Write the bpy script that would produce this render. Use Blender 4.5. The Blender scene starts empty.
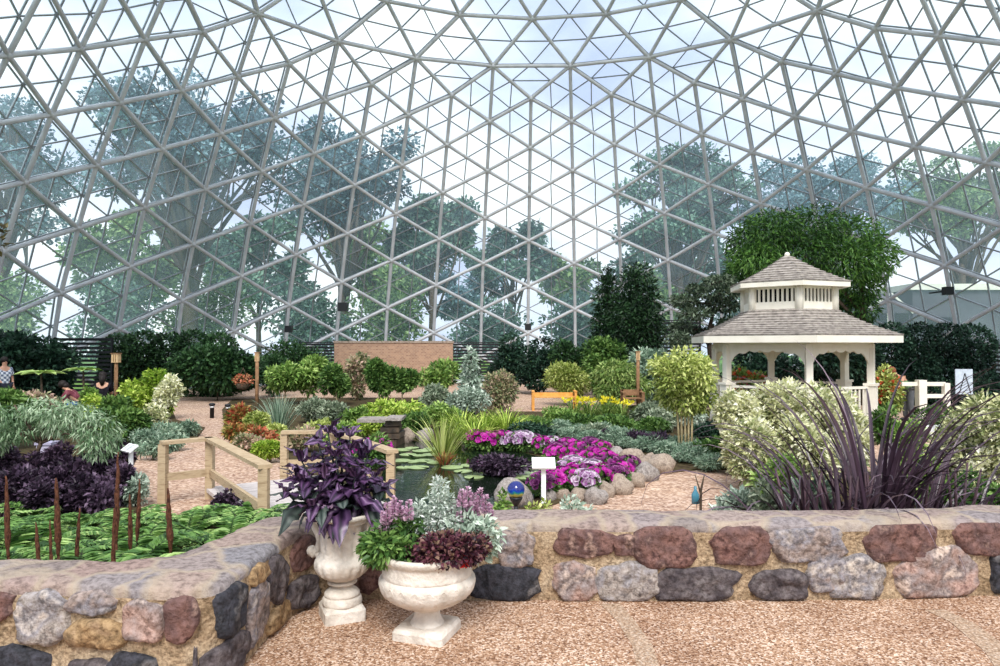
import bpy, math, random
import numpy as np
from mathutils import Vector, Matrix
C = bpy.context.scene.collection
PI = math.pi
rg = np.random.default_rng(7)
random.seed(7)
def R(d): return math.radians(d)

# ------------------------------------------------------------------ camera frame
F, TH, EYE = 700.0, math.atan(13/700.0), 1.65
def ray(px, py):
    v = 333-py
    return (px-500, F*math.cos(TH)-v*math.sin(TH), F*math.sin(TH)+v*math.cos(TH))
def G(px, py, z=-0.45):
    a, b, c = ray(px, py); t = (z-EYE)/c
    return Vector((a*t, b*t, z))
def AT(px, py, d):
    a, b, c = ray(px, py); t = d/b
    return Vector((a*t, d, EYE+c*t))
def ZAT(py, d): return AT(500, py, d).z
GZ = -0.45

# ------------------------------------------------------------------ objects
def link(o, parent=None):
    C.objects.link(o)
    if parent is not None: o.parent = parent
    return o
def tag(o, label, cat, group=None):
    o['label'] = label; o['category'] = cat
    if group: o['group'] = group
    return o
def thing(name, label, cat, loc=(0, 0, 0), rz=0.0, group=None):
    o = bpy.data.objects.new(name, None); o.empty_display_size = .1
    link(o); o.location = loc; o.rotation_euler = (0, 0, rz)
    return tag(o, label, cat, group)
class MB:
    """collects verts, faces and material slots"""
    def __init__(s): s.v = []; s.f = []; s.m = []; s.sm = []
    def add(s, V, Fc, m=0, smooth=False):
        b = len(s.v); s.v += [tuple(map(float, p)) for p in V]
        for q in Fc: s.f.append([b+i for i in q]); s.m.append(m); s.sm.append(smooth)
    def box(s, x0, x1, y0, y1, z0, z1, m=0, M=None):
        V = [Vector((x, y, z)) for z in (z0, z1) for y in (y0, y1) for x in (x0, x1)]
        if M is not None: V = [M@p for p in V]
        s.add(V, [(0, 2, 3, 1), (4, 5, 7, 6), (0, 1, 5, 4), (2, 6, 7, 3), (0, 4, 6, 2), (1, 3, 7, 5)], m)
    def beam(s, a, b, w, h, m=0, up=(0, 0, 1)):
        a = Vector(a); b = Vector(b); d = (b-a).normalized(); u = Vector(up)
        sd = d.cross(u)
        if sd.length < 1e-4: sd = d.cross(Vector((1, 0, 0)))
        sd.normalize(); u = sd.cross(d).normalized()
        V = []
        for p in (a, b):
            for q in ((-1, -1), (1, -1), (1, 1), (-1, 1)): V.append(p+sd*q[0]*w/2+u*q[1]*h/2)
        s.add(V, [(0, 3, 2, 1), (4, 5, 6, 7), (0, 1, 5, 4), (1, 2, 6, 5), (2, 3, 7, 6), (3, 0, 4, 7)], m)
    def tube(s, pts, rad, n=8, m=0, cap=True, smooth=True):
        pts = [Vector(p) for p in pts]; k = len(pts)
        if not hasattr(rad, '__len__'): rad = [rad]*k
        V = []; prev = None
        for i, p in enumerate(pts):
            d = (pts[min(i+1, k-1)]-pts[max(i-1, 0)]).normalized()
            if prev is None:
                a = d.cross(Vector((0, 0, 1)))
                if a.length < .1: a = d.cross(Vector((1, 0, 0)))
            else: a = prev-d*prev.dot(d)
            a.normalize(); prev = a; b = d.cross(a)
            for j in range(n):
                t = 2*PI*j/n; V.append(p+(a*math.cos(t)+b*math.sin(t))*rad[i])
        Fc = []
        for i in range(k-1):
            for j in range(n):
                Fc.append((i*n+j, i*n+(j+1) % n, (i+1)*n+(j+1) % n, (i+1)*n+j))
        s.add(V, Fc, m, smooth)
        if cap:
            b = len(s.v)-len(V)
            s.f.append([b+j for j in range(n)][::-1]); s.m.append(m); s.sm.append(False)
            s.f.append([b+(k-1)*n+j for j in range(n)]); s.m.append(m); s.sm.append(False)
    def lathe(s, prof, n=32, m=0, mod=None, c=(0, 0), smooth=True):
        V = []
        for (r, z) in prof:
            for j in range(n):
                t = 2*PI*j/n; rr = r if mod is None else mod(r, z, t)
                V.append((c[0]+rr*math.cos(t), c[1]+rr*math.sin(t), z))
        Fc = [(i*n+j, i*n+(j+1) % n, (i+1)*n+(j+1) % n, (i+1)*n+j) for i in range(len(prof)-1) for j in range(n)]
        Fc.append(list(range(n))[::-1]); Fc.append([(len(prof)-1)*n+j for j in range(n)])
        s.add(V, Fc, m, smooth)
    def ball(s, c, r, m=0, seg=10, rings=6):
        if not hasattr(r, '__len__'): r = (r, r, r)
        V = [(c[0], c[1], c[2]-r[2])]
        for i in range(1, rings):
            a = -PI/2+PI*i/rings
            for j in range(seg):
                t = 2*PI*j/seg; V.append((c[0]+r[0]*math.cos(a)*math.cos(t), c[1]+r[1]*math.cos(a)*math.sin(t), c[2]+r[2]*math.sin(a)))
        V.append((c[0], c[1], c[2]+r[2])); T = len(V)-1
        Fc = [(0, 1+(j+1) % seg, 1+j) for j in range(seg)]
        for i in range(rings-2):
            for j in range(seg): Fc.append((1+i*seg+j, 1+i*seg+(j+1) % seg, 1+(i+1)*seg+(j+1) % seg, 1+(i+1)*seg+j))
        b = 1+(rings-2)*seg
        Fc += [(b+j, b+(j+1) % seg, T) for j in range(seg)]
        s.add(V, Fc, m, True)
    def build(s, name, mat, parent=None, loc=None):
        me = bpy.data.meshes.new(name); me.from_pydata(s.v, [], s.f)
        for mm in (mat if isinstance(mat, (list, tuple)) else [mat]): me.materials.append(mm)
        me.polygons.foreach_set('material_index', s.m); me.polygons.foreach_set('use_smooth', s.sm)
        me.update(); o = bpy.data.objects.new(name, me); link(o, parent)
        if loc is not None: o.location = loc
        return o
def npmesh(name, V, Fc, mat, parent=None, rnd=None, smooth=False):
    """V (n,3); Fc (m,k) all faces alike; rnd per vertex"""
    V = np.asarray(V, np.float32); Fc = np.asarray(Fc, np.int32)
    me = bpy.data.meshes.new(name); m, k = Fc.shape
    me.vertices.add(len(V)); me.vertices.foreach_set('co', V.ravel())
    me.loops.add(m*k); me.loops.foreach_set('vertex_index', Fc.ravel())
    me.polygons.add(m); me.polygons.foreach_set('loop_start', np.arange(0, m*k, k, dtype=np.int32))
    me.polygons.foreach_set('loop_total', np.full(m, k, np.int32))
    me.polygons.foreach_set('use_smooth', np.full(m, smooth))
    for mm in (mat if isinstance(mat, (list, tuple)) else [mat]): me.materials.append(mm)
    if rnd is not None:
        at = me.attributes.new('rnd', 'FLOAT', 'POINT'); at.data.foreach_set('value', np.asarray(rnd, np.float32))
    me.update(calc_edges=True); me.validate()
    o = bpy.data.objects.new(name, me); link(o, parent); return o
def copy_tree(o, loc=None, rz=None, sc=None, label=None, group=None):
    c = o.copy(); C.objects.link(c)
    if loc is not None: c.location = loc
    if rz is not None: c.rotation_euler = (0, 0, rz)
    if sc is not None: c.scale = (sc, sc, sc) if not hasattr(sc, '__len__') else sc
    if label: c['label'] = label
    if group: c['group'] = group
    for ch in list(o.children):
        d = ch.copy(); C.objects.link(d); d.parent = c
        for g in list(ch.children):
            e = g.copy(); C.objects.link(e); e.parent = d
    return c

# ------------------------------------------------------------------ materials
def base(name, rough=.7, spec=.3, metal=0.0):
    m = bpy.data.materials.new(name); m.use_nodes = True
    b = m.node_tree.nodes['Principled BSDF']
    b.inputs['Roughness'].default_value = rough; b.inputs['Specular IOR Level'].default_value = spec
    b.inputs['Metallic'].default_value = metal
    return m, m.node_tree.nodes, m.node_tree.links, b
def srgb(c):
    return tuple(((x/255)/12.92 if x/255 <= .04045 else ((x/255+.055)/1.055)**2.4) for x in c)+(1,)
def ramp(N, L, fac, stops):
    r = N.new('ShaderNodeValToRGB'); e = r.color_ramp.elements
    while len(e) < len(stops): e.new(.5)
    for i, (p, c) in enumerate(stops): e[i].position = p; e[i].color = srgb(c)
    L.new(fac, r.inputs[0]); return r.outputs[0]
def noise_mat(name, cols, scale=5., rough=.8, spec=.25, bump=0., bscale=None, detail=6, metal=0., coord='Object', stretch=None, fine=0, famt=.85):
    """cols: ramp over a noise texture"""
    m, N, L, b = base(name, rough, spec, metal)
    tc = N.new('ShaderNodeTexCoord'); src = tc.outputs[coord]
    if stretch:
        mp = N.new('ShaderNodeMapping'); mp.inputs['Scale'].default_value = stretch; L.new(src, mp.inputs[0]); src = mp.outputs[0]
    n = N.new('ShaderNodeTexNoise'); n.inputs['Scale'].default_value = scale; n.inputs['Detail'].default_value = detail
    L.new(src, n.inputs['Vector'])
    k = len(cols); st = [(.3+.4*i/max(1, k-1), c) for i, c in enumerate(cols)]
    L.new(ramp(N, L, n.outputs['Fac'], st), b.inputs['Base Color'])
    if fine:
        nf = N.new('ShaderNodeTexNoise'); nf.inputs['Scale'].default_value = fine; nf.inputs['Detail'].default_value = 10; nf.inputs['Roughness'].default_value = .7
        L.new(src, nf.inputs['Vector']); mm_ = N.new('ShaderNodeMix'); mm_.data_type = 'RGBA'; mm_.blend_type = 'MULTIPLY'; mm_.inputs[0].default_value = famt
        L.new(b.inputs['Base Color'].links[0].from_socket, mm_.inputs[6]); L.new(ramp(N, L, nf.outputs['Fac'], [(.36, (120, 116, 112)), (.5, (214, 212, 210)), (.62, (255, 255, 255))]), mm_.inputs[7]); L.new(mm_.outputs[2], b.inputs['Base Color'])
    if bump:
        n2 = N.new('ShaderNodeTexNoise'); n2.inputs['Scale'].default_value = bscale or scale*3; n2.inputs['Detail'].default_value = 8
        L.new(src, n2.inputs['Vector'])
        bp = N.new('ShaderNodeBump'); bp.inputs['Strength'].default_value = bump; bp.inputs['Distance'].default_value = .02
        L.new(n2.outputs['Fac'], bp.inputs['Height']); L.new(bp.outputs[0], b.inputs['Normal'])
    return m
_leafm = {}
def leafmat(name, cols, rough=.5, trans=.2, spec=.35):
    """colour varies from leaf to leaf through the attribute rnd"""
    if name in _leafm: return _leafm[name]
    if name.startswith('leaf'):
        def ds(c, k, f): l = sum(c)/3; return tuple(min(255, max(0, (x+(l-x)*k)*f)) for x in c)
        cols = [ds(cols[0], .1, .62)]+[ds(c, .14, .97) for c in cols]+[ds(cols[-1], .22, 1.12)]
    m, N, L, b = base(name, rough, spec)
    a = N.new('ShaderNodeAttribute'); a.attribute_name = 'rnd'
    k = len(cols); st = [(i/max(1, k-1), c) for i, c in enumerate(cols)]
    col = ramp(N, L, a.outputs['Fac'], st)
    L.new(col, b.inputs['Base Color'])
    if trans:
        t = N.new('ShaderNodeBsdfTranslucent'); L.new(col, t.inputs['Color'])
        mx = N.new('ShaderNodeMixShader'); mx.inputs[0].default_value = trans
        L.new(b.outputs[0], mx.inputs[1]); L.new(t.outputs[0], mx.inputs[2])
        L.new(mx.outputs[0], N['Material Output'].inputs['Surface'])
    _leafm[name] = m; return m
def plain(name, c, rough=.6, spec=.3, metal=0.):
    return noise_mat(name, [tuple(max(0, x*.93) for x in c), tuple(min(255, x*1.05) for x in c)], 9., rough, spec, metal=metal)

M_metal = noise_mat('dome_painted_steel', [(178, 182, 187), (204, 208, 212)], 2., .4, .5)
M_bars = noise_mat('aluminium_glazing_bars', [(128, 134, 138), (150, 156, 160)], 3., .45, .5)
M_wood = noise_mat('weathered_rail_wood', [(146, 124, 96), (184, 164, 134), (166, 144, 114)], 6., .75, .2, stretch=(1, 1, 6))
M_post = noise_mat('stained_post_wood', [(112, 82, 58), (158, 122, 90)], 8., .8, .2)
M_bench = noise_mat('honey_bench_wood', [(206, 142, 66), (230, 170, 92)], 8., .6, .3)
M_bark = noise_mat('grey_brown_bark', [(70, 60, 50), (112, 98, 84)], 12., .9, .1, bump=.4)
M_bark_pale = noise_mat('pale_tan_bark', [(170, 150, 108), (205, 190, 150)], 12., .8, .15)
M_bark_dark = noise_mat('dark_bark', [(44, 38, 34), (74, 64, 56)], 12., .9, .1)
M_white = noise_mat('cream_white_paint', [(226, 220, 205), (240, 235, 222)], 3., .55, .3)
M_sign = plain('white_sign_paint', (240, 243, 245), .5)
M_black = plain('black_metal', (24, 26, 30), .5, .4)
M_dark = plain('dark_interior', (30, 32, 34), .8, .1)
M_soil = noise_mat('dark_garden_soil', [(52, 44, 34), (84, 72, 54), (60, 66, 40)], 6., .95, .05, bump=.5, coord='Generated' if False else 'Object')
M_rock = noise_mat('pale_granite_rock', [(118, 110, 106), (176, 168, 162), (146, 136, 130)], 5., .85, .15, bump=.9, bscale=20, fine=24, famt=.6)
M_rock2 = noise_mat('tan_granite_rock', [(132, 116, 104), (182, 166, 150), (156, 140, 128)], 5., .85, .15, bump=.9, bscale=20, fine=24, famt=.6)

# ------------------------------------------------------------------ world and sun
w = bpy.data.worlds.new('overcast_sky'); bpy.context.scene.world = w; w.use_nodes = True
N, L = w.node_tree.nodes, w.node_tree.links
bg = N['Background']; tc = N.new('ShaderNodeTexCoord')
mp = N.new('ShaderNodeMapping'); mp.inputs['Scale'].default_value = (1, 1, 2.2); L.new(tc.outputs['Generated'], mp.inputs[0])
nz = N.new('ShaderNodeTexNoise'); nz.inputs['Scale'].default_value = 3.2; nz.inputs['Detail'].default_value = 5
L.new(mp.outputs[0], nz.inputs['Vector'])
L.new(ramp(N, L, nz.outputs['Fac'], [(.34, (186, 194, 224)), (.48, (224, 230, 246)), (.6, (255, 255, 255))]), bg.inputs['Color'])
bg.inputs['Strength'].default_value = 1.22
sd = bpy.data.lights.new('veiled_sun', 'SUN'); sd.energy = 3.0; sd.angle = R(25); sd.color = (1, .975, .93)
so = link(bpy.data.objects.new('veiled_sun', sd)); so.rotation_euler = (R(38), R(-14), R(20))

# ------------------------------------------------------------------ camera
cam = bpy.data.cameras.new('camera'); cam.sensor_width = 36; cam.lens = 36*F/1000; cam.clip_end = 500; cam.clip_start = .05
co = link(bpy.data.objects.new('camera', cam)); co.location = (0, 0, EYE); co.rotation_euler = (PI/2+TH, 0, 0)
bpy.context.scene.camera = co

# ================================================================== THE DOME
SC = 1.049; RC = 19.48*SC; YAW = -.0707; PHI = -.06
RR = {-3: 9.9, -2: 11.6, -1: 13.04, 0: 14.23, 1: 15.05, 2: 15.72, 3: 16.37, 4: 17.0, 5: 17.6, 6: 18.24, 7: 18.76, 8: 19.23, 9: 19.7, 10: 20.17, 11: 20.5, 12: 20.75, 13: 20.9}
ZZ = {-3: 18.3, -2: 16.9, -1: 15.3, 0: 13.51, 1: 12.26, 2: 11.3, 3: 10.2, 4: 9.13, 5: 8.03, 6: 6.9, 7: 5.76, 8: 4.56, 9: 3.35, 10: 2.08, 11: .74, 12: -.62, 13: -2.0}
DC = Vector((-RC*math.sin(YAW), RC*math.cos(YAW), 0))
def dome_node(i, c, off=0.):
    a = PHI+c*2*PI/48; rad = RR[i]*SC; z = ZZ[i]*SC+EYE
    nr, nz_ = (.97, .25) if i > 2 else (.8, .6)
    rad += off*nr; z += off*nz_*(1 if i < 12 else 0)
    X = rad*math.sin(a); Y = rad*math.cos(a)+RC
    return Vector((X*math.cos(YAW)-Y*math.sin(YAW), X*math.sin(YAW)+Y*math.cos(YAW), z))
CM = 17
nodes = {(i, c) for i in RR for c in range(-CM, CM+1) if (i+c) % 2 != 0}
edges = set(); tris = []
for (i, c) in nodes:
    for dc in (-1, 1):
        if (i+1, c+dc) in nodes: edges.add(((i, c), (i+1, c+dc)))
    if i <= 0 and (i, c+2) in nodes: edges.add(((i, c), (i, c+2)))
    if i >= 0 and (i+2, c) in nodes: edges.add(((i, c), (i+2, c)))
    if i <= 0:
        if (i, c+2) in nodes and (i+1, c+1) in nodes: tris.append(((i, c), (i, c+2), (i+1, c+1)))
        if (i-1, c+1) in nodes and (i, c+2) in nodes: tris.append(((i, c), (i, c+2), (i-1, c+1)))
    if i >= 0 and (i+2, c) in nodes:
        for dc in (-1, 1):
            if (i+1, c+dc) in nodes: tris.append(((i, c), (i+2, c), (i+1, c+dc)))
for dc in range(-CM, CM-1):   # bottom ring sill
    if (13, dc) in nodes and (13, dc+2) in nodes: edges.add(((13, dc), (13, dc+2)))
fb = MB()
for a, b in edges:
    fb.tube([dome_node(*a), dome_node(*b)], .092, 8, cap=False)
for nn in nodes: fb.ball(dome_node(*nn), .15, 0, 8, 5)
frame = fb.build('ceiling', M_metal); frame['kind'] = 'structure'
OFF = .34
gb = MB(); gv = []; gf = []; gi = {}
def gidx(p):
    k = (round(p.x, 3), round(p.y, 3), round(p.z, 3))
    if k not in gi: gi[k] = len(gv); gv.append(tuple(p))
    return gi[k]
seen = set()
def thin(a, b):
    k = tuple(sorted((gidx(a), gidx(b))))
    if k in seen: return
    seen.add(k); gb.beam(a, b, .05, .07, up=(a+b)/2-Vector((DC.x, DC.y, 3)))
for t in tris:
    a, b, c = [dome_node(*n, OFF) for n in t]; ab, bc, ca = (a+b)/2, (b+c)/2, (c+a)/2
    for p, q in ((a, ab), (ab, b), (b, bc), (bc, c), (c, ca), (ca, a), (ab, bc), (bc, ca), (ca, ab)): thin(p, q)
    for q in ((a, ab, ca), (ab, b, bc), (ca, bc, c), (ab, bc, ca)): gf.append([gidx(x) for x in q])
gb.build('glazing_bars', M_bars, frame)
m, N, L, b = base('wired_dome_glass', .08, .5)
N.remove(b)
tr = N.new('ShaderNodeBsdfTransparent'); gl = N.new('ShaderNodeBsdfGlossy'); gl.inputs['Roughness'].default_value = .06
tl = N.new('ShaderNodeBsdfTranslucent'); tl.inputs['Color'].default_value = (.66, .86, .93, 1); gl.inputs['Color'].default_value = (.8, .9, .95, 1)
tr.inputs['Color'].default_value = (.87, .945, .97, 1)
tcn = N.new('ShaderNodeTexCoord'); nn = N.new('ShaderNodeTexNoise'); nn.inputs['Scale'].default_value = .5; nn.inputs['Detail'].default_value = 6
L.new(tcn.outputs['Object'], nn.inputs['Vector'])
mr = N.new('ShaderNodeMapRange'); mr.inputs[1].default_value = .3; mr.inputs[2].default_value = .7; mr.inputs[3].default_value = .13; mr.inputs[4].default_value = .25
L.new(nn.outputs['Fac'], mr.inputs[0])
m1 = N.new('ShaderNodeMixShader'); L.new(mr.outputs[0], m1.inputs[0]); L.new(tr.outputs[0], m1.inputs[1]); L.new(tl.outputs[0], m1.inputs[2])
fr = N.new('ShaderNodeLayerWeight'); fr.inputs[0].default_value = .12
m2 = N.new('ShaderNodeMixShader'); L.new(fr.outputs['Fresnel'], m2.inputs[0]); L.new(m1.outputs[0], m2.inputs[1]); L.new(gl.outputs[0], m2.inputs[2])
L.new(m2.outputs[0], N['Material Output'].inputs['Surface']); M_glass = m
g = npmesh('glazing', gv, gf, M_glass, frame)

# ================================================================== GROUND
def poly_slab(name, pts, z, mat, th=.12, kind='structure', parent=None):
    mb = MB(); n = len(pts)
    V = [(p[0], p[1], z if len(p) < 3 else p[2]) for p in pts]
    V2 = [(a, b, c-th) for a, b, c in V]
    mb.add(V+V2, [list(range(n))]+[list(range(n, 2*n))[::-1]]+[(i, i+n, (i+1) % n+n, (i+1) % n) for i in range(n)])
    o = mb.build(name, mat, parent)
    if kind: o['kind'] = kind
    return o
# path: pinkish tan gravel
m, N, L, b = base('pink_tan_gravel', .95, .1)
tcn = N.new('ShaderNodeTexCoord')
v = N.new('ShaderNodeTexVoronoi'); v.inputs['Scale'].default_value = 28; L.new(tcn.outputs['Object'], v.inputs['Vector'])
n1 = N.new('ShaderNodeTexNoise'); n1.inputs['Scale'].default_value = .5; L.new(tcn.outputs['Object'], n1.inputs['Vector'])
sp = N.new('ShaderNodeSeparateColor'); L.new(v.outputs['Color'], sp.inputs[0])
c1 = ramp(N, L, sp.outputs[0], [(0, (140, 112, 96)), (.5, (188, 160, 138)), (1, (218, 198, 180))])
mx = N.new('ShaderNodeMix'); mx.data_type = 'RGBA'; mx.blend_type = 'MULTIPLY'; mx.inputs[0].default_value = .5
L.new(c1, mx.inputs[6]); L.new(ramp(N, L, n1.outputs['Fac'], [(.35, (214, 200, 200)), (.65, (255, 244, 234))]), mx.inputs[7])
L.new(mx.outputs[2], b.inputs['Base Color'])
bp = N.new('ShaderNodeBump'); bp.inputs['Strength'].default_value = .5; bp.inputs['Distance'].default_value = .01
L.new(v.outputs['Distance'], bp.inputs['Height']); L.new(bp.outputs[0], b.inputs['Normal']); M_gravel = m
ring = [(DC.x+22.2*math.cos(t), DC.y+22.2*math.sin(t)) for t in np.linspace(0, 2*PI, 64, endpoint=False)]
gf_ = poly_slab('floor', ring, GZ, M_gravel, .2)
# terrace: exposed aggregate
m, N, L, b = base('exposed_aggregate', .85, .2)
tcn = N.new('ShaderNodeTexCoord')
v = N.new('ShaderNodeTexVoronoi'); v.inputs['Scale'].default_value = 100; L.new(tcn.outputs['Object'], v.inputs['Vector'])
n1 = N.new('ShaderNodeTexNoise'); n1.inputs['Scale'].default_value = 1.6; n1.inputs['Detail'].default_value = 4; L.new(tcn.outputs['Object'], n1.inputs['Vector'])
sp = N.new('ShaderNodeSeparateColor'); L.new(v.outputs['Color'], sp.inputs[0])
c1 = ramp(N, L, sp.outputs[0], [(0, (104, 74, 56)), (.35, (164, 130, 102)), (.7, (198, 168, 142)), (1, (238, 222, 206))])
mx = N.new('ShaderNodeMix'); mx.data_type = 'RGBA'; mx.blend_type = 'MULTIPLY'; mx.inputs[0].default_value = .8
L.new(c1, mx.inputs[6]); L.new(ramp(N, L, n1.outputs['Fac'], [(.35, (206, 190, 180)), (.65, (255, 250, 246))]), mx.inputs[7])
L.new(mx.outputs[2], b.inputs['Base Color'])
bp = N.new('ShaderNodeBump'); bp.inputs['Strength'].default_value = .6; bp.inputs['Distance'].default_value = .006
L.new(v.outputs['Distance'], bp.inputs['Height']); L.new(bp.outputs[0], b.inputs['Normal']); M_agg = m

# stone wall plan ------------------------------------------------------------
def catmull(P, n):
    P = [Vector(p) for p in P]; out = []
    for i in range(len(P)-1):
        p0, p1, p2, p3 = P[max(i-1, 0)], P[i], P[i+1], P[min(i+2, len(P)-1)]
        for k in range(n):
            t = k/n
            out.append(.5*((2*p1)+(p2-p0)*t+(2*p0-5*p1+4*p2-p3)*t*t+(3*p1-p0-3*p2+p3)*t**3))
    out.append(P[-1]); return out
front = [(-5.2, 3.62), (-4, 3.52), (-2.8, 3.46), (-2.0, 3.40), (-1.55, 3.36), (-1.39, 3.42), (-1.335, 3.62), (-1.31, 3.95), (-1.29, 4.22), (-1.2, 4.44), (-1.0, 4.55), (-.7, 4.585), (0, 4.58), (1, 4.57), (2, 4.575), (3, 4.64), (4, 4.74), (5.4, 4.95)]
back = [(-5.2, 4.0), (-4, 3.92), (-2.9, 3.85), (-2.3, 3.83), (-2.0, 3.85), (-1.82, 3.95), (-1.73, 4.12), (-1.69, 4.4), (-1.62, 4.68), (-1.42, 4.88), (-1.1, 4.96), (-.7, 4.985), (0, 4.98), (1, 4.97), (2, 4.98), (3, 5.05), (4, 5.2), (5.4, 5.45)]
FP = catmull([(x, y, 0) for x, y in front], 8); BP = catmull([(x, y, 0) for x, y in back], 8)
HW = .5
SL = [0.]
for i in range(1, len(FP)): SL.append(SL[-1]+(FP[i]-FP[i-1]).length)
def wall_pt(s, z, out=0.):
    i = min(max(0, int(np.searchsorted(SL, s))-1), len(FP)-2)
    t = (s-SL[i])/(SL[i+1]-SL[i]); p = FP[i].lerp(FP[i+1], t); d = (FP[i+1]-FP[i]).normalized()
    n = Vector((d.y, -d.x, 0))
    if z > HW-.07: out -= .03*((z-HW+.07)/.07)**2
    return Vector((p.x, p.y, z))+n*out
M_mortar = noise_mat('sandy_mortar', [(150, 128, 100), (188, 164, 134), (204, 184, 156)], 6., .95, .05, bump=1., bscale=45, fine=40)
m, N, L, b = base('flagstone_cap', .85, .15)
tcn = N.new('ShaderNodeTexCoord'); mpp = N.new('ShaderNodeMapping'); mpp.inputs['Scale'].default_value = (1, 1, 0); L.new(tcn.outputs['Object'], mpp.inputs[0])
ds = N.new('ShaderNodeTexNoise'); ds.inputs['Scale'].default_value = 5; L.new(mpp.outputs[0], ds.inputs['Vector'])
am = N.new('ShaderNodeMix'); am.data_type = 'RGBA'; am.blend_type = 'ADD'; am.inputs[0].default_value = .12; L.new(mpp.outputs[0], am.inputs[6]); L.new(ds.outputs['Color'], am.inputs[7])
v = N.new('ShaderNodeTexVoronoi'); v.inputs['Scale'].default_value = 3.4; L.new(am.outputs[2], v.inputs['Vector'])
ve = N.new('ShaderNodeTexVoronoi'); ve.feature = 'DISTANCE_TO_EDGE'; ve.inputs['Scale'].default_value = 3.4; L.new(am.outputs[2], ve.inputs['Vector'])
sp = N.new('ShaderNodeSeparateColor'); L.new(v.outputs['Color'], sp.inputs[0])
c1 = ramp(N, L, sp.outputs[0], [(0, (150, 140, 136)), (.3, (172, 150, 142)), (.55, (150, 150, 156)), (.8, (180, 160, 150)), (1, (160, 146, 140))])
n1 = N.new('ShaderNodeTexNoise'); n1.inputs['Scale'].default_value = 26; n1.inputs['Detail'].default_value = 10; n1.inputs['Roughness'].default_value = .65; L.new(tcn.outputs['Object'], n1.inputs['Vector'])
mxx = N.new('ShaderNodeMix'); mxx.data_type = 'RGBA'; mxx.blend_type = 'MULTIPLY'; mxx.inputs[0].default_value = .7
L.new(c1, mxx.inputs[6]); L.new(ramp(N, L, n1.outputs['Fac'], [(.36, (140, 130, 124)), (.56, (255, 252, 248))]), mxx.inputs[7])
mx = N.new('ShaderNodeMix'); mx.data_type = 'RGBA'; L.new(ramp(N, L, ve.outputs['Distance'], [(.02, (220, 220, 220)), (.10, (0, 0, 0))]), mx.inputs[0])
L.new(mxx.outputs[2], mx.inputs[6]); mx.inputs[7].default_value = srgb((182, 166, 146)); L.new(mx.outputs[2], b.inputs['Base Color'])
bp = N.new('ShaderNodeBump'); bp.inputs['Strength'].default_value = 1.; bp.inputs['Distance'].default_value = .03; L.new(n1.outputs['Fac'], bp.inputs['Height']); L.new(bp.outputs[0], b.inputs['Normal']); M_cap = m

from mathutils import noise as mn
def wob(p, a, sc): return mn.noise(Vector(p)*sc)*a
wallT = thing('stone_wall', 'low fieldstone and mortar wall with flagstone top, bending around the terrace', 'wall', (0, 4.5, 0))
def local(mb, o): mb.v = [(x-o[0], y-o[1], z-o[2]) for x, y, z in mb.v]; return mb
core = MB(); cap = MB(); nsec = []
prof_f = [(0, 0), (.07, .0), (.14, 0), (.21, 0), (.28, 0), (.35, 0), (.40, .0), (.44, 0)]
rows = []; crow = []
for i, (f, bk) in enumerate(zip(FP, BP)):
    d = (bk-f); dn = d.normalized(); s = SL[i]; row = []
    for (z, o_) in prof_f:
        p = f-dn*o_; p = Vector((p.x, p.y, z)); row.append(p+dn*(-wob((p.x, p.y, z*2), .022, 6)-wob((p.x, p.y, z), .012, 18)))
    rows.append(row)
    cr = [row[-1]]
    for (t, z) in ((0.0, .475), (.05, .492), (.12, HW), (.3, HW+.004), (.5, HW+.006), (.7, HW+.003), (.88, HW-.002), (.97, .485), (1., .45), (1., .0), (1., -.6)):
        p = f.lerp(bk, t); p = Vector((p.x, p.y, z)); cr.append(p+Vector((0, 0, wob((p.x, p.y, 0), .014, 4)+wob((p.x, p.y, 3), .01, 14)))-dn*(wob((p.x*1.3, p.y, z), .02, 7)))
    crow.append(cr)
def grid(mb, rws, m=0):
    k = len(rws[0]); V = [p for r in rws for p in r]
    mb.add(V, [(i*k+j, (i+1)*k+j, (i+1)*k+j+1, i*k+j+1) for i in range(len(rws)-1) for j in range(k-1)], m, True)
grid(core, rows); grid(cap, crow)
local(core, (0, 4.5, 0)).build('mortar_face', M_mortar, wallT); local(cap, (0, 4.5, 0)).build('wall_cap', M_cap, wallT)
def stonemat(name, cols, sc=9.): return noise_mat(name, cols, sc, .8, .22, bump=1., bscale=30, detail=10, fine=32)
SM = {'g': stonemat('grey_granite', [(118, 106, 102), (166, 150, 142), (142, 138, 144), (192, 180, 170)], 9.), 'm': stonemat('maroon_quartzite', [(92, 64, 62), (138, 104, 96), (108, 84, 82), (168, 140, 126)], 8.),
      'k': stonemat('black_basalt', [(40, 42, 48), (72, 72, 80), (54, 56, 62), (118, 114, 114)], 9.), 'p': stonemat('pink_granite', [(150, 116, 108), (188, 158, 146), (150, 138, 136), (210, 190, 176)], 8.),
      'd': stonemat('dark_grey_stone', [(70, 64, 68), (100, 92, 94), (128, 120, 120)], 14.), 't': stonemat('rusty_tan_stone', [(140, 108, 76), (176, 148, 110), (158, 134, 112)], 8.),
      'w': stonemat('pale_grey_stone', [(138, 130, 128), (182, 172, 164), (150, 146, 150), (200, 188, 176)], 8.)}
def s_of_px(px, py_d=None):   # s on the wall's front line whose projection has this px; right-hand run
    best = min(range(SN, len(FP)), key=lambda i: abs(FP[i].x/FP[i].y*F+500-px)); return SL[best]
SN = next(i for i in range(len(FP)) if FP[i].x > -1.25 and FP[i].y > 4.2)
SA = next(i for i in range(len(FP)) if FP[i].x > -1.5)
def s_left(px): return SL[min(range(0, SA+3), key=lambda i: abs(FP[i].x/FP[i].y*F+500-px))]
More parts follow.
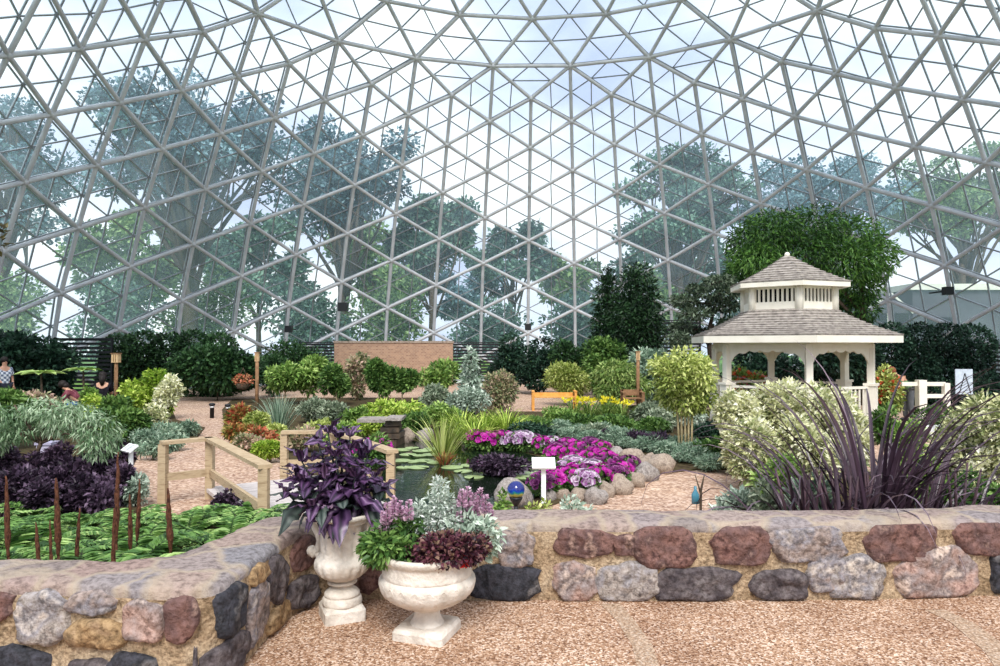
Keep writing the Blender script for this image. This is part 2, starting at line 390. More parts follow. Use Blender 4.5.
def stone(s0, z0, w_, h_, kind, seed, shape=2.6):
    r = random.Random(seed); mb = MB(); n = 32; Rn = 9; ph = r.random()*6
    V = []; na = 7
    an = [(2*PI*(i+r.uniform(-.34, .34))/na, r.uniform(.80, 1.0)) for i in range(na)]
    def outline(t):
        c, s_ = math.cos(t), math.sin(t)
        acc = sum((max(0.02, math.cos(t-a_))/h_i)**26 for a_, h_i in an)
        k = acc**(-1/26)*(1+.025*math.sin(7*t+seed)+.02*math.sin(13*t)); k *= (abs(c)**4+abs(s_)**4)**(-.16)
        return c*k*w_*.60, s_*k*h_*.60
    for q in range(Rn+1):
        fr_ = q/Rn
        for j in range(n):
            dx, dz = outline(2*PI*j/n+.01)
            if q == 0: dx = dz = 0
            x = s0+dx*fr_; z = z0+dz*fr_
            z = min(max(z, .004), HW-.02)
            o_ = max(.016+.004*(1-fr_), .014+.014*(1-fr_**10)+wob((x*1.0+seed, z, 1.3), .02, 6)*(1-fr_**6)+abs(wob((x+seed, z, 2.3), .035, 10))*(1-fr_**6))
            if q == Rn: o_ = -.03
            V.append(wall_pt(x, z, o_))
    mb.add(V, [(q*n+j, (q+1)*n+j, (q+1)*n+(j+1) % n, q*n+(j+1) % n) for q in range(Rn) for j in range(n)], 0, True)
    o = local(mb, (0, 4.5, 0)).build('wall_stone', SM[kind], wallT); o.data.validate(); return o
def ZF(py, d=4.58): return ZAT(py, d)
# right run: (px0, px1, py0, py1, kind)
for i, (a, b_, c_, d_, k) in enumerate([(495, 543, 531, 568, 'g'), (552, 606, 529, 556, 'm'), (606, 634, 534, 555, 'm'), (638, 698, 526, 567, 'm'), (473, 541, 567, 601, 'k'), (545, 600, 562, 601, 'p'), (588, 650, 563, 601, 'w'),
        (660, 737, 568, 600, 'd'), (713, 767, 527, 564, 'm'), (744, 806, 570, 600, 'd'), (775, 848, 527, 562, 'g'), (797, 850, 558, 590, 'g'), (820, 884, 559, 599, 'w'), (862, 934, 521, 560, 'm'), (892, 976, 545, 597, 'p'), (950, 1010, 517, 556, 'm'), (984, 1024, 552, 590, 'k'), (1035, 1100, 520, 570, 'g'),
        (395, 440, 560, 590, 'd'), (345, 385, 548, 590, 'm'), (420, 470, 530, 556, 't'), (440, 475, 568, 598, 'k')]):
    s0, s1 = s_of_px(a), s_of_px(b_); dd = FP[min(range(len(FP)), key=lambda q: abs(SL[q]-(s0+s1)/2))].y
    z1, z0 = ZF(c_, dd), ZF(d_, dd)
    stone((s0+s1)/2, (max(0, z0)+z1)/2, (s1-s0)*1.02, (z1-max(0, z0))*1.03, k, 30+i)
# left run
for i, (a, b_, z0, z1, k) in enumerate([(-40, 18, .30, .46, 'm'), (24, 66, .22, .46, 'w'), (72, 122, .36, .47, 'g'), (70, 130, .20, .35, 't'), (132, 166, .24, .44, 'p'), (172, 228, .24, .46, 'm'), (-20, 56, .0, .19, 'k'), (74, 112, .0, .14, 'd'), (118, 162, .04, .19, 'k'), (158, 186, .0, .1, 'm'), (194, 226, .0, .2, 'd')]):
    s0, s1 = s_left(a), s_left(b_); stone((s0+s1)/2, (z0+z1)/2, abs(s1-s0), z1-z0, k, 60+i)
sC = SL[SA]
for i, (ds, z, w_, h_, k) in enumerate([(.24, .33, .24, .24, 'k'), (.22, .1, .34, .17, 'd'), (.52, .22, .24, .3, 'g'), (.52, .42, .2, .1, 't'), (.80, .30, .26, .26, 'd'), (.80, .08, .3, .13, 't'), (1.1, .35, .24, .2, 'm'), (1.1, .12, .26, .18, 'd')]):
    stone(sC+ds, z, w_, h_, k, 90+i)
# terrace slab bounded by the wall
tp = [(p.x, p.y) for p in FP]; tp = [(x, y+.02) for x, y in tp]
poly_slab('floor', tp+[(5.4, -2), (-5.2, -2)], 0, M_agg, .6)
M_strip = noise_mat('pale_worn_aggregate', [(158, 126, 98), (196, 168, 142), (226, 206, 186)], 55., .85, .2, bump=.3, fine=90)
c_l = [G(600, 604, 0), G(616, 620, 0), G(632, 645, 0), G(640, 680, 0)]; c_r = [G(620, 604, 0), G(634, 620, 0), G(652, 645, 0), G(664, 680, 0)]

# ================================================================== FOLIAGE TOOLS
T_dia = (np.array([(0, 0, 0), (.45, .5, .08), (1, 0, -.06), (.45, -.5, .08)]), np.array([(0, 1, 2, 3)]))
T_fold = (np.array([(0, 0, 0), (.5, 0, -.05), (1, 0, -.16), (.3, .5, .09), (.3, -.5, .09), (.72, .33, .0), (.72, -.33, .0)]),
          np.array([(0, 1, 5, 3), (0, 4, 6, 1), (1, 2, 5, 5), (1, 6, 2, 2)]))
def _norm(a): return a/np.maximum(1e-6, np.linalg.norm(a, axis=-1, keepdims=True))
def leafcloud(P, D, Ln, Wd, tmpl=T_dia, up=None, roll=.6, r=rg):
    n = len(P); D = _norm(D)
    U = np.tile(np.array([0, 0, 1.]), (n, 1)) if up is None else up
    U = U+r.normal(0, roll, (n, 3)); S = _norm(np.cross(D, U)); Nn = np.cross(S, D)
    T, Fc = tmpl; k = len(T)
    Ln = np.broadcast_to(Ln, (n,)); Wd = np.broadcast_to(Wd, (n,))
    V = P[:, None]+D[:, None]*(T[None, :, 0:1]*Ln[:, None, None])+S[:, None]*(T[None, :, 1:2]*Wd[:, None, None])+Nn[:, None]*(T[None, :, 2:3]*Ln[:, None, None])
    FF = (Fc[None]+(np.arange(n)*k)[:, None, None]).reshape(-1, 4)
    return V.reshape(-1, 3), FF, np.repeat(r.random(n), k)
class Cloud:
    def __init__(s): s.V = []; s.F = []; s.R = []; s.n = 0
    def add(s, V, Fc, rn=None):
        s.V.append(V); s.F.append(np.asarray(Fc)+s.n); s.R.append(np.zeros(len(V)) if rn is None else rn); s.n += len(V)
    def build(s, name, mat, parent=None, smooth=False):
        Fq = np.concatenate(s.F)
        if Fq.shape[1] == 4 and (Fq[:, 2] == Fq[:, 3]).any():
            # split to tris
            A = Fq[:, [0, 1, 2]]; B = Fq[Fq[:, 2] != Fq[:, 3]][:, [0, 2, 3]]; Fq = np.concatenate([A, B])
        return npmesh(name, np.concatenate(s.V), Fq, mat, parent, np.concatenate(s.R), smooth)
def blobs_for(w_, dp, h, z0, k, r=rg, big=.42, top=1.0):
    B = []
    for i in range(k):
        u = _norm(r.normal(0, 1, 3)); q = r.random()**.4
        s_ = big*r.uniform(.75, 1.15)
        B.append((u[0]*q*(w_/2)*(1-s_), u[1]*q*(dp/2)*(1-s_), z0+h/2+u[2]*q*(h/2)*(1-s_), w_/2*s_*1.1, dp/2*s_*1.1, h/2*s_*1.05))
    return B
def crown(B, n, Ln, asp, mat, name, parent, tmpl=T_dia, droop=.0, out=.8, r=rg, shell=.55, roll=.6, vol=None):
    B = np.array(B); vol_ = (B[:, 3]*B[:, 4]+B[:, 4]*B[:, 5]); idx = r.choice(len(B), n, p=vol_/vol_.sum())
    u = _norm(r.normal(0, 1, (n, 3))); q = shell+(1-shell)*r.random((n, 1))**.6
    P = B[idx, :3]+u*B[idx, 3:]*q
    D = u*out+r.normal(0, .5, (n, 3)); D[:, 2] -= droop
    L_ = Ln*r.uniform(.65, 1.25, n)
    c = Cloud(); V, Fc, rn = leafcloud(P, D, L_, L_*asp, tmpl, None, roll, r)
    # tone follows each twig blob a little so clumps differ
    tone = r.random(len(B))[idx]; rn = np.clip(.65*rn+.35*np.repeat(tone, len(tmpl[0])), 0, 1)
    c.add(V, Fc, rn); return c.build(name, mat, parent)
def stems(mb, root, B, h0, r0, r=random, n=6, bend=.15):
    """trunk to h0 and branches into the blobs"""
    root = Vector(root); top = root+Vector((r.uniform(-.06, .06), 0, 1))*h0
    mid = root.lerp(top, .5)+Vector((r.uniform(-bend, bend), r.uniform(-bend, bend), 0))*h0*.3
    mb.tube([root, mid, top], [r0, r0*.8, r0*.65], 7)
    for bl in random.sample(list(B), min(n, len(B))):
        e = Vector(bl[:3]); m_ = top.lerp(e, .5)+Vector((0, 0, -.08*(e-top).length))
        mb.tube([top, m_, e], [r0*.5, r0*.3, r0*.12], 5)
def shrub(name, label, cat, loc, w_, h, n, Ln, mat, asp=.5, dp=None, z0=0., k=9, stem=None, stemr=.03, droop=0., tmpl=T_dia, group=None, big=.42, trunk_mat=None, out=.8, nst=7, multi=1, roll=.6, blooms=None, shell=.5):
    o = thing(name, label, cat, loc, random.uniform(-.3, .3), group)
    dp = dp or w_; B = blobs_for(w_, dp, h-z0, z0, k, big=big)
    crown(B, n, Ln, asp, mat, 'foliage', o, tmpl, droop, out, roll=roll, shell=shell)
    mb = MB(); sh = stem if stem is not None else max(.1, z0+(h-z0)*.3)
    for q in range(multi):
        x = random.uniform(-.1, .1)*w_*(multi > 1); y = random.uniform(-.1, .1)*w_*(multi > 1)
        stems(mb, (x, y, -.03), B, sh, stemr, n=nst)
    mb.build('trunk' if z0 > .3 else 'stem', trunk_mat or M_bark, o)
    if blooms:
        bm_, bn, bl, bname = blooms; Bn = np.array(B); idx = rg.choice(len(B), bn); u = _norm(rg.normal(0, 1, (bn, 3))); u[:, 2] = np.abs(u[:, 2])*.8+u[:, 2]*.2
        P = Bn[idx, :3]+u*Bn[idx, 3:]*1.02
        c = Cloud()
        for q in range(4): V, Fc, rn = leafcloud(P, u+rg.normal(0, .8, (bn, 3)), bl, bl*.8); c.add(V, Fc, rn)
        c.build(bname, bm_, o)
    return o
def place(px, d, z=GZ): p = AT(px, 400, d); return (p.x, d, z)
def hpx(top, d, z=GZ): return ZAT(top, d)-z
def wpx(w_, d): return w_/F*d
def ribbons(n, L0, L1, w_, el0, el1, curl, seg=8, base_r=.05, r=rg, fold=.25, azs=None, tip=.02):
    """arching blades: (V, F, rnd)"""
    c = Cloud()
    for i in range(n):
        az = r.uniform(0, 2*PI) if azs is None else azs[i]+r.normal(0, .15); el = r.uniform(el0, el1); Ln = r.uniform(L0, L1); cu = curl*r.uniform(.6, 1.4)
        p = np.array([base_r*math.cos(az)*r.random(), base_r*math.sin(az)*r.random(), 0.]); h = np.array([math.cos(az), math.sin(az), 0]); side = np.array([-h[1], h[0], 0]); st = Ln/seg
        V = []
        tw = r.uniform(-.5, .5)
        for k in range(seg+1):
            t = k/seg; ww = w_*(min(1, .4+2.5*t))*(1-t**2.2)+tip*w_*.2
            d = h*math.cos(el)+np.array([0, 0, math.sin(el)]); nn_ = np.cross(side, d); sd_ = side*math.cos(tw*t)+nn_*math.sin(tw*t)
            V += [p-sd_*ww/2+nn_*ww*-fold, p, p+sd_*ww/2+nn_*ww*-fold]
            p = p+d*st; el -= cu*(.2+2.7*t*t)*1.85/seg
        Fc = []
        for k in range(seg): a = k*3; Fc += [(a, a+1, a+4, a+3), (a+1, a+2, a+5, a+4)]
        c.add(np.array(V), np.array(Fc), np.full(len(V), r.random()))
    return c
strip = poly_slab('floor', [(p.x, p.y, .003) for p in c_l+c_r[::-1]], .003, M_strip, .002)
arc = [G(925, 610, 0), G(950, 622, 0), G(985, 652, 0), G(1010, 690, 0)]; arc2 = [G(945, 610, 0), G(975, 624, 0), G(1010, 650, 0), G(1040, 690, 0)]
poly_slab('floor', [(p.x, p.y, .003) for p in arc+arc2[::-1]], .003, M_strip, .002)

# leaf palettes
LM = {
 'dark': leafmat('leaf_dark_green', [(26, 54, 30), (44, 84, 44), (70, 112, 58)]),
 'deep': leafmat('leaf_deep_blue_green', [(18, 44, 34), (34, 68, 50), (58, 96, 70)]),
 'mid': leafmat('leaf_mid_green', [(52, 92, 36), (86, 130, 52), (124, 162, 74)]),
 'light': leafmat('leaf_light_green', [(84, 126, 44), (130, 172, 70), (174, 204, 104)]),
 'lime': leafmat('leaf_lime', [(110, 152, 28), (160, 196, 52), (204, 224, 96)]),
 'ylw': leafmat('leaf_yellow_green', [(126, 150, 52), (176, 192, 88), (214, 222, 132)]),
 'cream': leafmat('leaf_cream_variegated', [(132, 150, 84), (212, 214, 152), (238, 238, 190), (246, 244, 214)]),
 'silver': leafmat('leaf_silver', [(122, 146, 124), (168, 190, 168), (212, 226, 208)]),
 'blue': leafmat('leaf_blue_grey', [(96, 130, 104), (140, 172, 142), (184, 206, 178)]),
 'fern': leafmat('leaf_fern', [(66, 112, 46), (116, 164, 74), (176, 208, 120)]),
 'purple': leafmat('leaf_dark_purple', [(34, 24, 38), (62, 44, 64), (110, 86, 112)]),
 'pinkgrn': leafmat('leaf_pink_green', [(120, 140, 90), (176, 168, 120), (206, 170, 150)]),
 'croton': leafmat('leaf_croton', [(82, 104, 44), (150, 150, 66), (190, 160, 84), (190, 104, 58), (160, 58, 44)]),
 'orange': leafmat('leaf_orange_red', [(120, 130, 60), (200, 92, 62), (222, 130, 90), (232, 170, 120)]),
 'spruce': leafmat('leaf_conifer', [(14, 40, 22), (28, 62, 32), (48, 88, 44)]),
 'bamboo': leafmat('leaf_bamboo', [(36, 76, 26), (66, 116, 36), (104, 152, 58)]),
 'grey': leafmat('leaf_grey_green', [(96, 118, 90), (138, 156, 124), (176, 188, 158)]),
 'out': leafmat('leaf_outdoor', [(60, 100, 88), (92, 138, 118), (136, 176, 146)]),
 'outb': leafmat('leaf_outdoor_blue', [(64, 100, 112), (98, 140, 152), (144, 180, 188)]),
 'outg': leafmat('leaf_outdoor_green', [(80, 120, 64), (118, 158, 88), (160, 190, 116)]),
 'magenta': leafmat('petal_magenta', [(164, 20, 138), (196, 40, 168), (222, 84, 196)], trans=.3),
 'whitep': leafmat('petal_white', [(150, 90, 150), (214, 196, 214), (232, 226, 232)], trans=.3),
 'violet': leafmat('petal_violet', [(96, 34, 90), (136, 56, 124), (176, 110, 160)], trans=.3),
 'yellow': leafmat('petal_yellow', [(226, 214, 30), (246, 232, 70)], trans=.3),
 'lilac': leafmat('petal_lilac', [(164, 116, 146), (204, 164, 190), (232, 208, 222)], trans=.3),
 'redp': leafmat('petal_red_orange', [(200, 60, 36), (226, 100, 60), (238, 150, 110)], trans=.3),
 'shield': leafmat('leaf_persian_shield', [(44, 26, 52), (74, 44, 84), (108, 72, 116), (146, 116, 152)], rough=.36, trans=.1, spec=.5),
 'under': leafmat('leaf_shield_grey_green', [(48, 62, 58), (72, 88, 80), (96, 106, 100)], rough=.45),
 'grassp': leafmat('blade_dark_purple', [(30, 20, 28), (58, 42, 54), (88, 68, 82), (122, 104, 116)], rough=.35, trans=.08, spec=.5),
}

# ================================================================== OUTSIDE THE DOME
M_lawn = noise_mat('outdoor_lawn', [(70, 104, 52), (116, 150, 78)], .4, .95, .05)
lw = MB(); r0, r1 = 22.3, 150
lw.add([(DC.x+r*math.cos(t), DC.y+r*math.sin(t), GZ-.05) for r in (r0, r1) for t in np.linspace(0, 2*PI, 48, endpoint=False)],
       [(i, i+48, (i+1) % 48+48, (i+1) % 48) for i in range(48)])
o = lw.build('lawn', M_lawn); o['kind'] = 'structure'
def outtree(name, label, px0, px1, top, d, n, Ln, mat, base_top=None, trunk=.5, k=16, cat='tree', group=None, br=22, asp=.6):
    cx = AT((px0+px1)/2, 300, d).x; w_ = wpx(px1-px0, d); h = ZAT(top, d)-GZ; z0 = (ZAT(base_top, d)-GZ) if base_top else h*.18
    o = thing(name, label, cat, (cx, d, GZ), 0, group)
    B = blobs_for(w_*1.06, w_*.6, h-z0, z0, k, big=.24 if k < 35 else .185)
    crown(B, n, Ln, asp, mat, 'crown', o, T_dia, .1, .4, shell=.3, roll=1.)
    mb = MB(); top_ = Vector((0, 0, z0+(h-z0)*.35)); mb.tube([(0, 0, -.1), (random.uniform(-.4, .4), 0, top_.z*.5), top_], [trunk, trunk*.75, trunk*.5], 8)
    for bl in B:
        e = Vector(bl[:3]); s_ = Vector((0, 0, random.uniform(.35, .95)*top_.z)); m_ = s_.lerp(e, .5)+Vector((random.uniform(-.8, .8), random.uniform(-.8, .8), random.uniform(0, 1)))
        mb.tube([s_, m_, e], [trunk*.36, trunk*.24, trunk*.1], 6)
        for q in range(4):
            f = e+Vector((random.uniform(-1, 1)*bl[3], random.uniform(-1, 1)*bl[4], random.uniform(-.6, 1)*bl[5]))*.9
            mb.tube([m_.lerp(e, random.random()), (m_+f)/2+Vector((0, 0, .5)), f], [trunk*.14, trunk*.09, trunk*.04], 4)
    mb.build('trunk', M_bark, o); return o
OG = 'trees outside beyond the glass'
for a_ in [('huge feathery tree outside the dome, tallest, filling the glass at upper left', 62, 322, 66, 44, 17000, .36, 'outb', 226, .55, 62),
    ('broad tree outside the dome between the tallest left tree and the middle gap', 262, 430, 106, 50, 10500, .37, 'outb', 246, .45, 42),
    ('bluish tree cut by the left edge outside the dome glass', -110, 110, 96, 47, 10500, .37, 'outb', 256, .42, 40),
    ('low rounded tree outside the dome above the brick wall', 376, 486, 176, 54, 8500, .44, 'out', 290, .3, 18),
    ('small thin-branched tree outside, in the bright gap of the dome centre', 462, 566, 214, 60, 5000, .44, 'out', 290, .3, 14),
    ('tree outside the dome behind the twin conifers', 584, 772, 140, 51, 10500, .38, 'out', 262, .42, 40),
    ('wide tree outside the dome directly behind the bamboo and gazebo', 736, 925, 140, 55, 10500, .4, 'outb', 262, .42, 40),
    ('green tree outside the dome at the right edge above the grey building', 870, 1060, 132, 60, 11500, .44, 'outg', 255, .42, 40),
    ('distant tree outside, lower left background behind the tallest tree', 60, 210, 190, 66, 6500, .6, 'outg', 320, .3, 16),
    ('distant tree outside in the background left of the brick wall', 190, 330, 196, 67, 6500, .6, 'out', 320, .3, 16),
    ('distant tree outside in the background above the brick wall', 320, 440, 206, 68, 5500, .6, 'outg', 320, .3, 16),
    ('distant tree outside in the background, left half of the bright gap', 420, 520, 262, 70, 3600, .55, 'outb', 325, .3, 12),
    ('distant tree outside in the background, right half of the bright gap', 510, 620, 244, 70, 4600, .55, 'outg', 325, .3, 14),
    ('distant tree outside in the background left of the pine', 610, 740, 206, 69, 6000, .6, 'out', 320, .3, 16),
    ('distant tree outside in the background behind the gazebo cupola', 730, 860, 210, 70, 6000, .6, 'outg', 320, .3, 16)]:
    outtree('shade_tree', a_[0], a_[1], a_[2], a_[3], a_[4], a_[5], a_[6], LM[a_[7]], a_[8], a_[9], a_[10])
for i, (a, b_, t, m_, lb) in enumerate([(-30, 60, 268, 'outg', 'low bush outside the glass at the far left corner'), (70, 165, 272, 'out', 'low bush outside the glass above the black fence'), (150, 262, 252, 'outg', 'green understory bush outside, right of the fence'),
      (262, 352, 258, 'out', 'dark understory bush outside, above the round clipped shrub'), (340, 440, 262, 'outg', 'green understory bush outside, above the brick wall'), (430, 530, 288, 'out', 'low bush outside behind the centre of the dome'),
      (525, 610, 276, 'out', 'low bush outside, left of the twin conifers'), (600, 700, 262, 'outg', 'green bush outside behind the twin conifers'), (700, 800, 262, 'out', 'understory bush outside, left of the gazebo roof'), (800, 890, 270, 'outg', 'understory bush outside, right of the gazebo cupola')]):
    d = 46+2*(i % 3); cx = AT((a+b_)/2, 300, d).x; w_ = wpx(b_-a, d)
    o = thing('understory_bush', lb, 'bush', (cx, d, GZ)); B = blobs_for(w_*1.15, 4, hpx(t, d), 0, 9, big=.45); crown(B, 3600, .36, .6, LM[m_], 'foliage', o, out=.5, shell=.3, roll=1.)
    mb = MB(); stems(mb, (0, 0, 0), B, 1.2, .15); mb.build('stem', M_bark, o)
# grey building beyond the glass at right
M_bld = noise_mat('grey_panel_cladding', [(70, 70, 78), (90, 88, 96)], .6, .7, .3)
bd = thing('service_building', 'low grey building with white roof edge outside the glass at right', 'building', (AT(960, 300, 46).x, 46, GZ))
mb = MB(); zt = hpx(290, 44); mb.box(-4.3, 14, -2, 8, 0, zt); mb.build('wall', M_bld, bd)
mb = MB(); mb.box(-4.5, 14.2, -2.2, 8.2, zt, zt+.38); mb.build('roof_edge', M_white, bd)
for xx in (-3.4, 2.2): mb = MB(); mb.box(xx, xx+2, -2.08, -1.95, 2.4, 3.9); mb.build('window', M_dark, bd)
lv = thing('louvered_vent_house', 'small gabled vent housing with black louvers outside, right of the gazebo roof', 'vent', (AT(892, 330, 41).x, 41.5, GZ))
ww = 1.35; z0, z1 = hpx(336, 41.5), hpx(313, 41.5)
mb = MB(); mb.box(-ww, ww, 0, 1.5, 0, z1+.05); mb.add([(-ww-.1, -.05, z1), (ww+.1, -.05, z1), (0.2, -.05, z1+1.1), (-ww-.1, 1.5, z1), (ww+.1, 1.5, z1), (.2, 1.5, z1+1.1)], [(0, 1, 2), (3, 5, 4), (0, 2, 5, 3), (1, 4, 5, 2), (0, 3, 4, 1)]); mb.build('housing', M_bld, lv)
mb = MB(); mb.box(-ww+.08, ww-.08, -.03, 0, z0, z1-.02)
for q in range(9): mb.box(-ww+.08, ww-.08, -.09, -.03, z0+.06+q*(z1-z0)/9.5, z0+.1+q*(z1-z0)/9.5)
mb.build('louver', M_black, lv)
mb = MB(); mb.box(-.04, .04, -.12, 0, z0, z1); mb.beam((-ww-.15, -.1, z1), (.2, -.1, z1+1.15), .08, .12); mb.beam((ww+.15, -.1, z1), (.2, -.1, z1+1.15), .08, .12); mb.build('trim', M_white, lv)

# ================================================================== BACK OF THE GARDEN
# brick wall
m, N, L, b = base('pale_brick', .9, .1)
tcn = N.new('ShaderNodeTexCoord'); mpp = N.new('ShaderNodeMapping'); mpp.inputs['Rotation'].default_value = (PI/2, 0, 0); L.new(tcn.outputs['Object'], mpp.inputs[0])
bk_ = N.new('ShaderNodeTexBrick'); bk_.inputs['Scale'].default_value = 3.2; bk_.inputs['Color1'].default_value = srgb((172, 140, 116)); bk_.inputs['Color2'].default_value = srgb((146, 116, 98)); bk_.inputs['Mortar'].default_value = srgb((186, 168, 148)); bk_.inputs['Mortar Size'].default_value = .015
L.new(mpp.outputs[0], bk_.inputs['Vector']); L.new(bk_.outputs['Color'], b.inputs['Base Color']); M_brick = m
d = 36.5; x0, x1 = AT(335, 340, d).x, AT(453, 340, d).x
bw = thing('brick_wall', 'pale pinkish brick wall at the back under the dome glass', 'wall', ((x0+x1)/2, d, GZ))
mb = MB(); mb.box(-(x1-x0)/2, (x1-x0)/2, -.15, .15, 0, hpx(343, d)); mb.build('brickwork', M_brick, bw)
mb = MB(); mb.box(-(x1-x0)/2-.04, (x1-x0)/2+.04, -.19, .19, hpx(343, d), hpx(341, d)); mb.build('coping', M_rock2, bw)
# black metal fences
def fence(px0, px1, d, top, label, slats=True):
    x0, x1 = AT(px0, 340, d).x, AT(px1, 340, d).x; h = hpx(top, d)
    o = thing('metal_fence', label, 'fence', ((x0+x1)/2, d, GZ)); W = x1-x0
    mb = MB()
    for q in range(int(h/.17)): mb.box(-W/2, W/2, -.015, .015, .1+q*.17, .2+q*.17)
    for z in (.08, h-.05): mb.box(-W/2, W/2, -.03, .03, z, z+.05)
    mb.build('rail', M_black, o)
    npst = max(2, int(W/1.5)+1)
    for q in range(npst):
        mb = MB(); x = -W/2+W*q/(npst-1); mb.box(x-.04, x+.04, -.04, .04, 0, h+.02); mb.build('post', M_black, o)
fence(56, 112, 28.2, 338, 'black metal slat fence at left, between the dark shrubs and the hedge')
fence(300, 340, 37.2, 342, 'short black metal fence left of the brick wall')
fence(452, 505, 38.6, 342, 'black metal fence just right of the brick wall')
fence(655, 700, 34, 320, 'tall black screen fence behind the dark branching pine')
fence(955, 1015, 27.5, 345, 'black metal fence at the right edge behind the easel')
def hedge(name, label, px0, px1, d, top, mat, n, Ln=.13, depth=1.6, cat='hedge'):
    x0, x1 = AT(px0, 340, d).x, AT(px1, 340, d).x; W = x1-x0; h = hpx(top, d)
    o = thing(name, label, cat, ((x0+x1)/2, d, GZ)); B = []
    k = max(4, int(W/1.0))
    for i in range(k):
        for zz in (h*.25, h*.55, h-.55): B.append((-W/2+W*(i+.5)/k, random.uniform(-.1, .1)*depth, zz+random.uniform(-.08, .08), W/k*.75, depth/2, h*.3))
    crown(B, n, Ln, .6, mat, 'foliage', o, shell=.75, roll=.9, out=.5)
    mb = MB()
    for i in range(k): mb.tube([(-W/2+W*(i+.5)/k, 0, -.03), (-W/2+W*(i+.5)/k, 0, h*.8)], [.05, .02], 5)
    mb.build('stem', M_bark_dark, o); return o
hedge('clipped_hedge', 'long dark green clipped hedge right of the black fence at left', 106, 232, 29.2, 337, LM['dark'], 20000, .15)
hedge('clipped_hedge', 'dark green hedge behind the easel, right of the gazebo', 878, 984, 25, 331, LM['deep'], 20000, .13)
# deep shrubs along the back
random.seed(11)
def bsh(label, px0, px1, top, d, mat, n=2600, Ln=.16, asp=.55, name='shrub', cat='shrub', z0=0., k=9, **kw):
    cx = AT((px0+px1)/2, 340, d).x
    return shrub(name, label, cat, (cx, d, GZ), wpx(px1-px0, d)*1.32, hpx(top, d)*1.04, int(n*1.35), Ln, mat, asp, z0=z0, k=k, dp=min(wpx(px1-px0, d), 3.), **kw)
D_ = LM
bsh('large dark shrub against the glass at the far left', -30, 62, 328, 23.6, D_['deep'], 7000, .2, k=16)
bsh('domed dark green clipped shrub left of the brick wall', 262, 330, 334, 34, D_['dark'], 4500, .16, big=.6)
bsh('round dark green ball shrub behind the left lamp post', 262, 287, 350, 29, D_['dark'], 1600, .13, big=.75, k=5)
bsh('wide dark leafy shrub with hanging flower pot, left of the middle lamp post', 178, 258, 338, 27, D_['dark'], 7000, .2, k=14)
bsh('dark blue-green shrub right of the brick wall', 486, 530, 336, 31, D_['deep'], 3200, .17)
bsh('dark blue-green shrub behind the yellow bench', 520, 566, 335, 30.5, D_['deep'], 3600, .18)
bsh('small dark shrub left of the twin conifers', 556, 598, 330, 29.5, D_['dark'], 3000, .17)
bsh('bright mid-green shrub at the foot of the twin conifers', 580, 622, 330, 27.5, D_['mid'], 3400, .17)
bsh('greyish blue-green shrub beside the right lamp post', 628, 680, 343, 25.5, D_['blue'], 3400, .17)
bsh('dark low shrub left of the gazebo columns', 670, 722, 350, 24, D_['deep'], 3000, .16)
bsh('dark shrub seen through the middle of the gazebo', 728, 800, 338, 25, D_['deep'], 6400, .17)
bsh('dark shrub seen through the right side of the gazebo', 796, 876, 338, 24.5, D_['deep'], 6400, .17)
bsh('dark clump of dry-stemmed shrub by the fence at the right edge', 955, 1040, 372, 23, D_['deep'], 2600, .14)
# orange blossom basket at 242,380
hb = thing('hanging_flower_basket', 'small orange flower basket hanging in the dark leafy shrub', 'basket', (AT(243, 390, 25.2).x, 25.2, ZAT(390, 25.2)))
mb = MB(); mb.lathe([(.08, 0), (.2, .06), (.26, .22), (.24, .24), (.05, .2)], 12); mb.tube([(.24, 0, .24), (0, 0, .8)], .008, 4); mb.tube([(-.24, 0, .24), (0, 0, .8)], .008, 4); mb.build('pot', M_bark, hb)
crown([(0, 0, .36, .34, .3, .2)], 260, .1, .7, D_['orange'], 'blossoms', hb)

def conifer(label, pxc, w_, top, d, n):
    h = hpx(top, d); W = wpx(w_, d); o = thing('conifer', label, 'conifer', (AT(pxc, 340, d).x, d, GZ))
    B = []
    nl = 17
    for i in range(nl):
        t = i/(nl-1); z = .5+t*(h-.7); rad = W/2*(.98-.5*t**2.2)*random.uniform(.85, 1.1)
        kk = 6
        for q in range(kk):
            a = 2*PI*q/kk+i*.7; B.append((rad*.55*math.cos(a), rad*.55*math.sin(a), z-.08*rad, rad*.5, rad*.5, .26))
    B.append((0, 0, h-.2, .15, .15, .3))
    crown(B, n, .2, .35, LM['spruce'], 'foliage', o, droop=.2, out=1., shell=.5)
    mb = MB(); mb.tube([(0, 0, -.05), (0, 0, h*.9)], [.14, .03], 7); mb.build('trunk', M_bark_dark, o)
conifer('taller broad dark conifer, the right one of the twins', 637, 66, 265, 28.5, 13000)
conifer('narrower dark conifer, the left one of the twins', 608, 38, 270, 30, 7000)
conifer('small silvery conifer sapling left of the bench', 471, 22, 350, 21, 900)
bpy.data.objects[[x.name for x in C.objects if x.get('label', '').startswith('small silvery conifer')][0]].children[0].data.materials[0] = LM['silver']

# bamboo-like tree behind gazebo
d = 25
bt = thing('weeping_tree', 'big bright green weeping tree rising behind the gazebo roof', 'tree', (AT(806, 300, d).x, d, GZ))
B = []
def ell(px0, px1, y0, y1, dd=3.0):
    a = AT(px0, y0, d); b2 = AT(px1, y1, d); B.append(((a.x+b2.x)/2-bt.location.x, random.uniform(-.6, .6), (a.z+b2.z)/2-GZ, (b2.x-a.x)/2, dd/2, (a.z-b2.z)/2))
for e in [(726, 790, 222, 262), (740, 800, 210, 250), (780, 846, 205, 250), (820, 878, 216, 260), (846, 888, 236, 284), (724, 770, 245, 280), (800, 870, 240, 290), (838, 884, 268, 308), (760, 830, 230, 280), (846, 872, 290, 326), (728, 760, 262, 292)]: ell(*e)
crown(B, 19000, .2, .28, LM['bamboo'], 'foliage', bt, droop=.7, out=.9, shell=.3, roll=1.)
mb = MB()
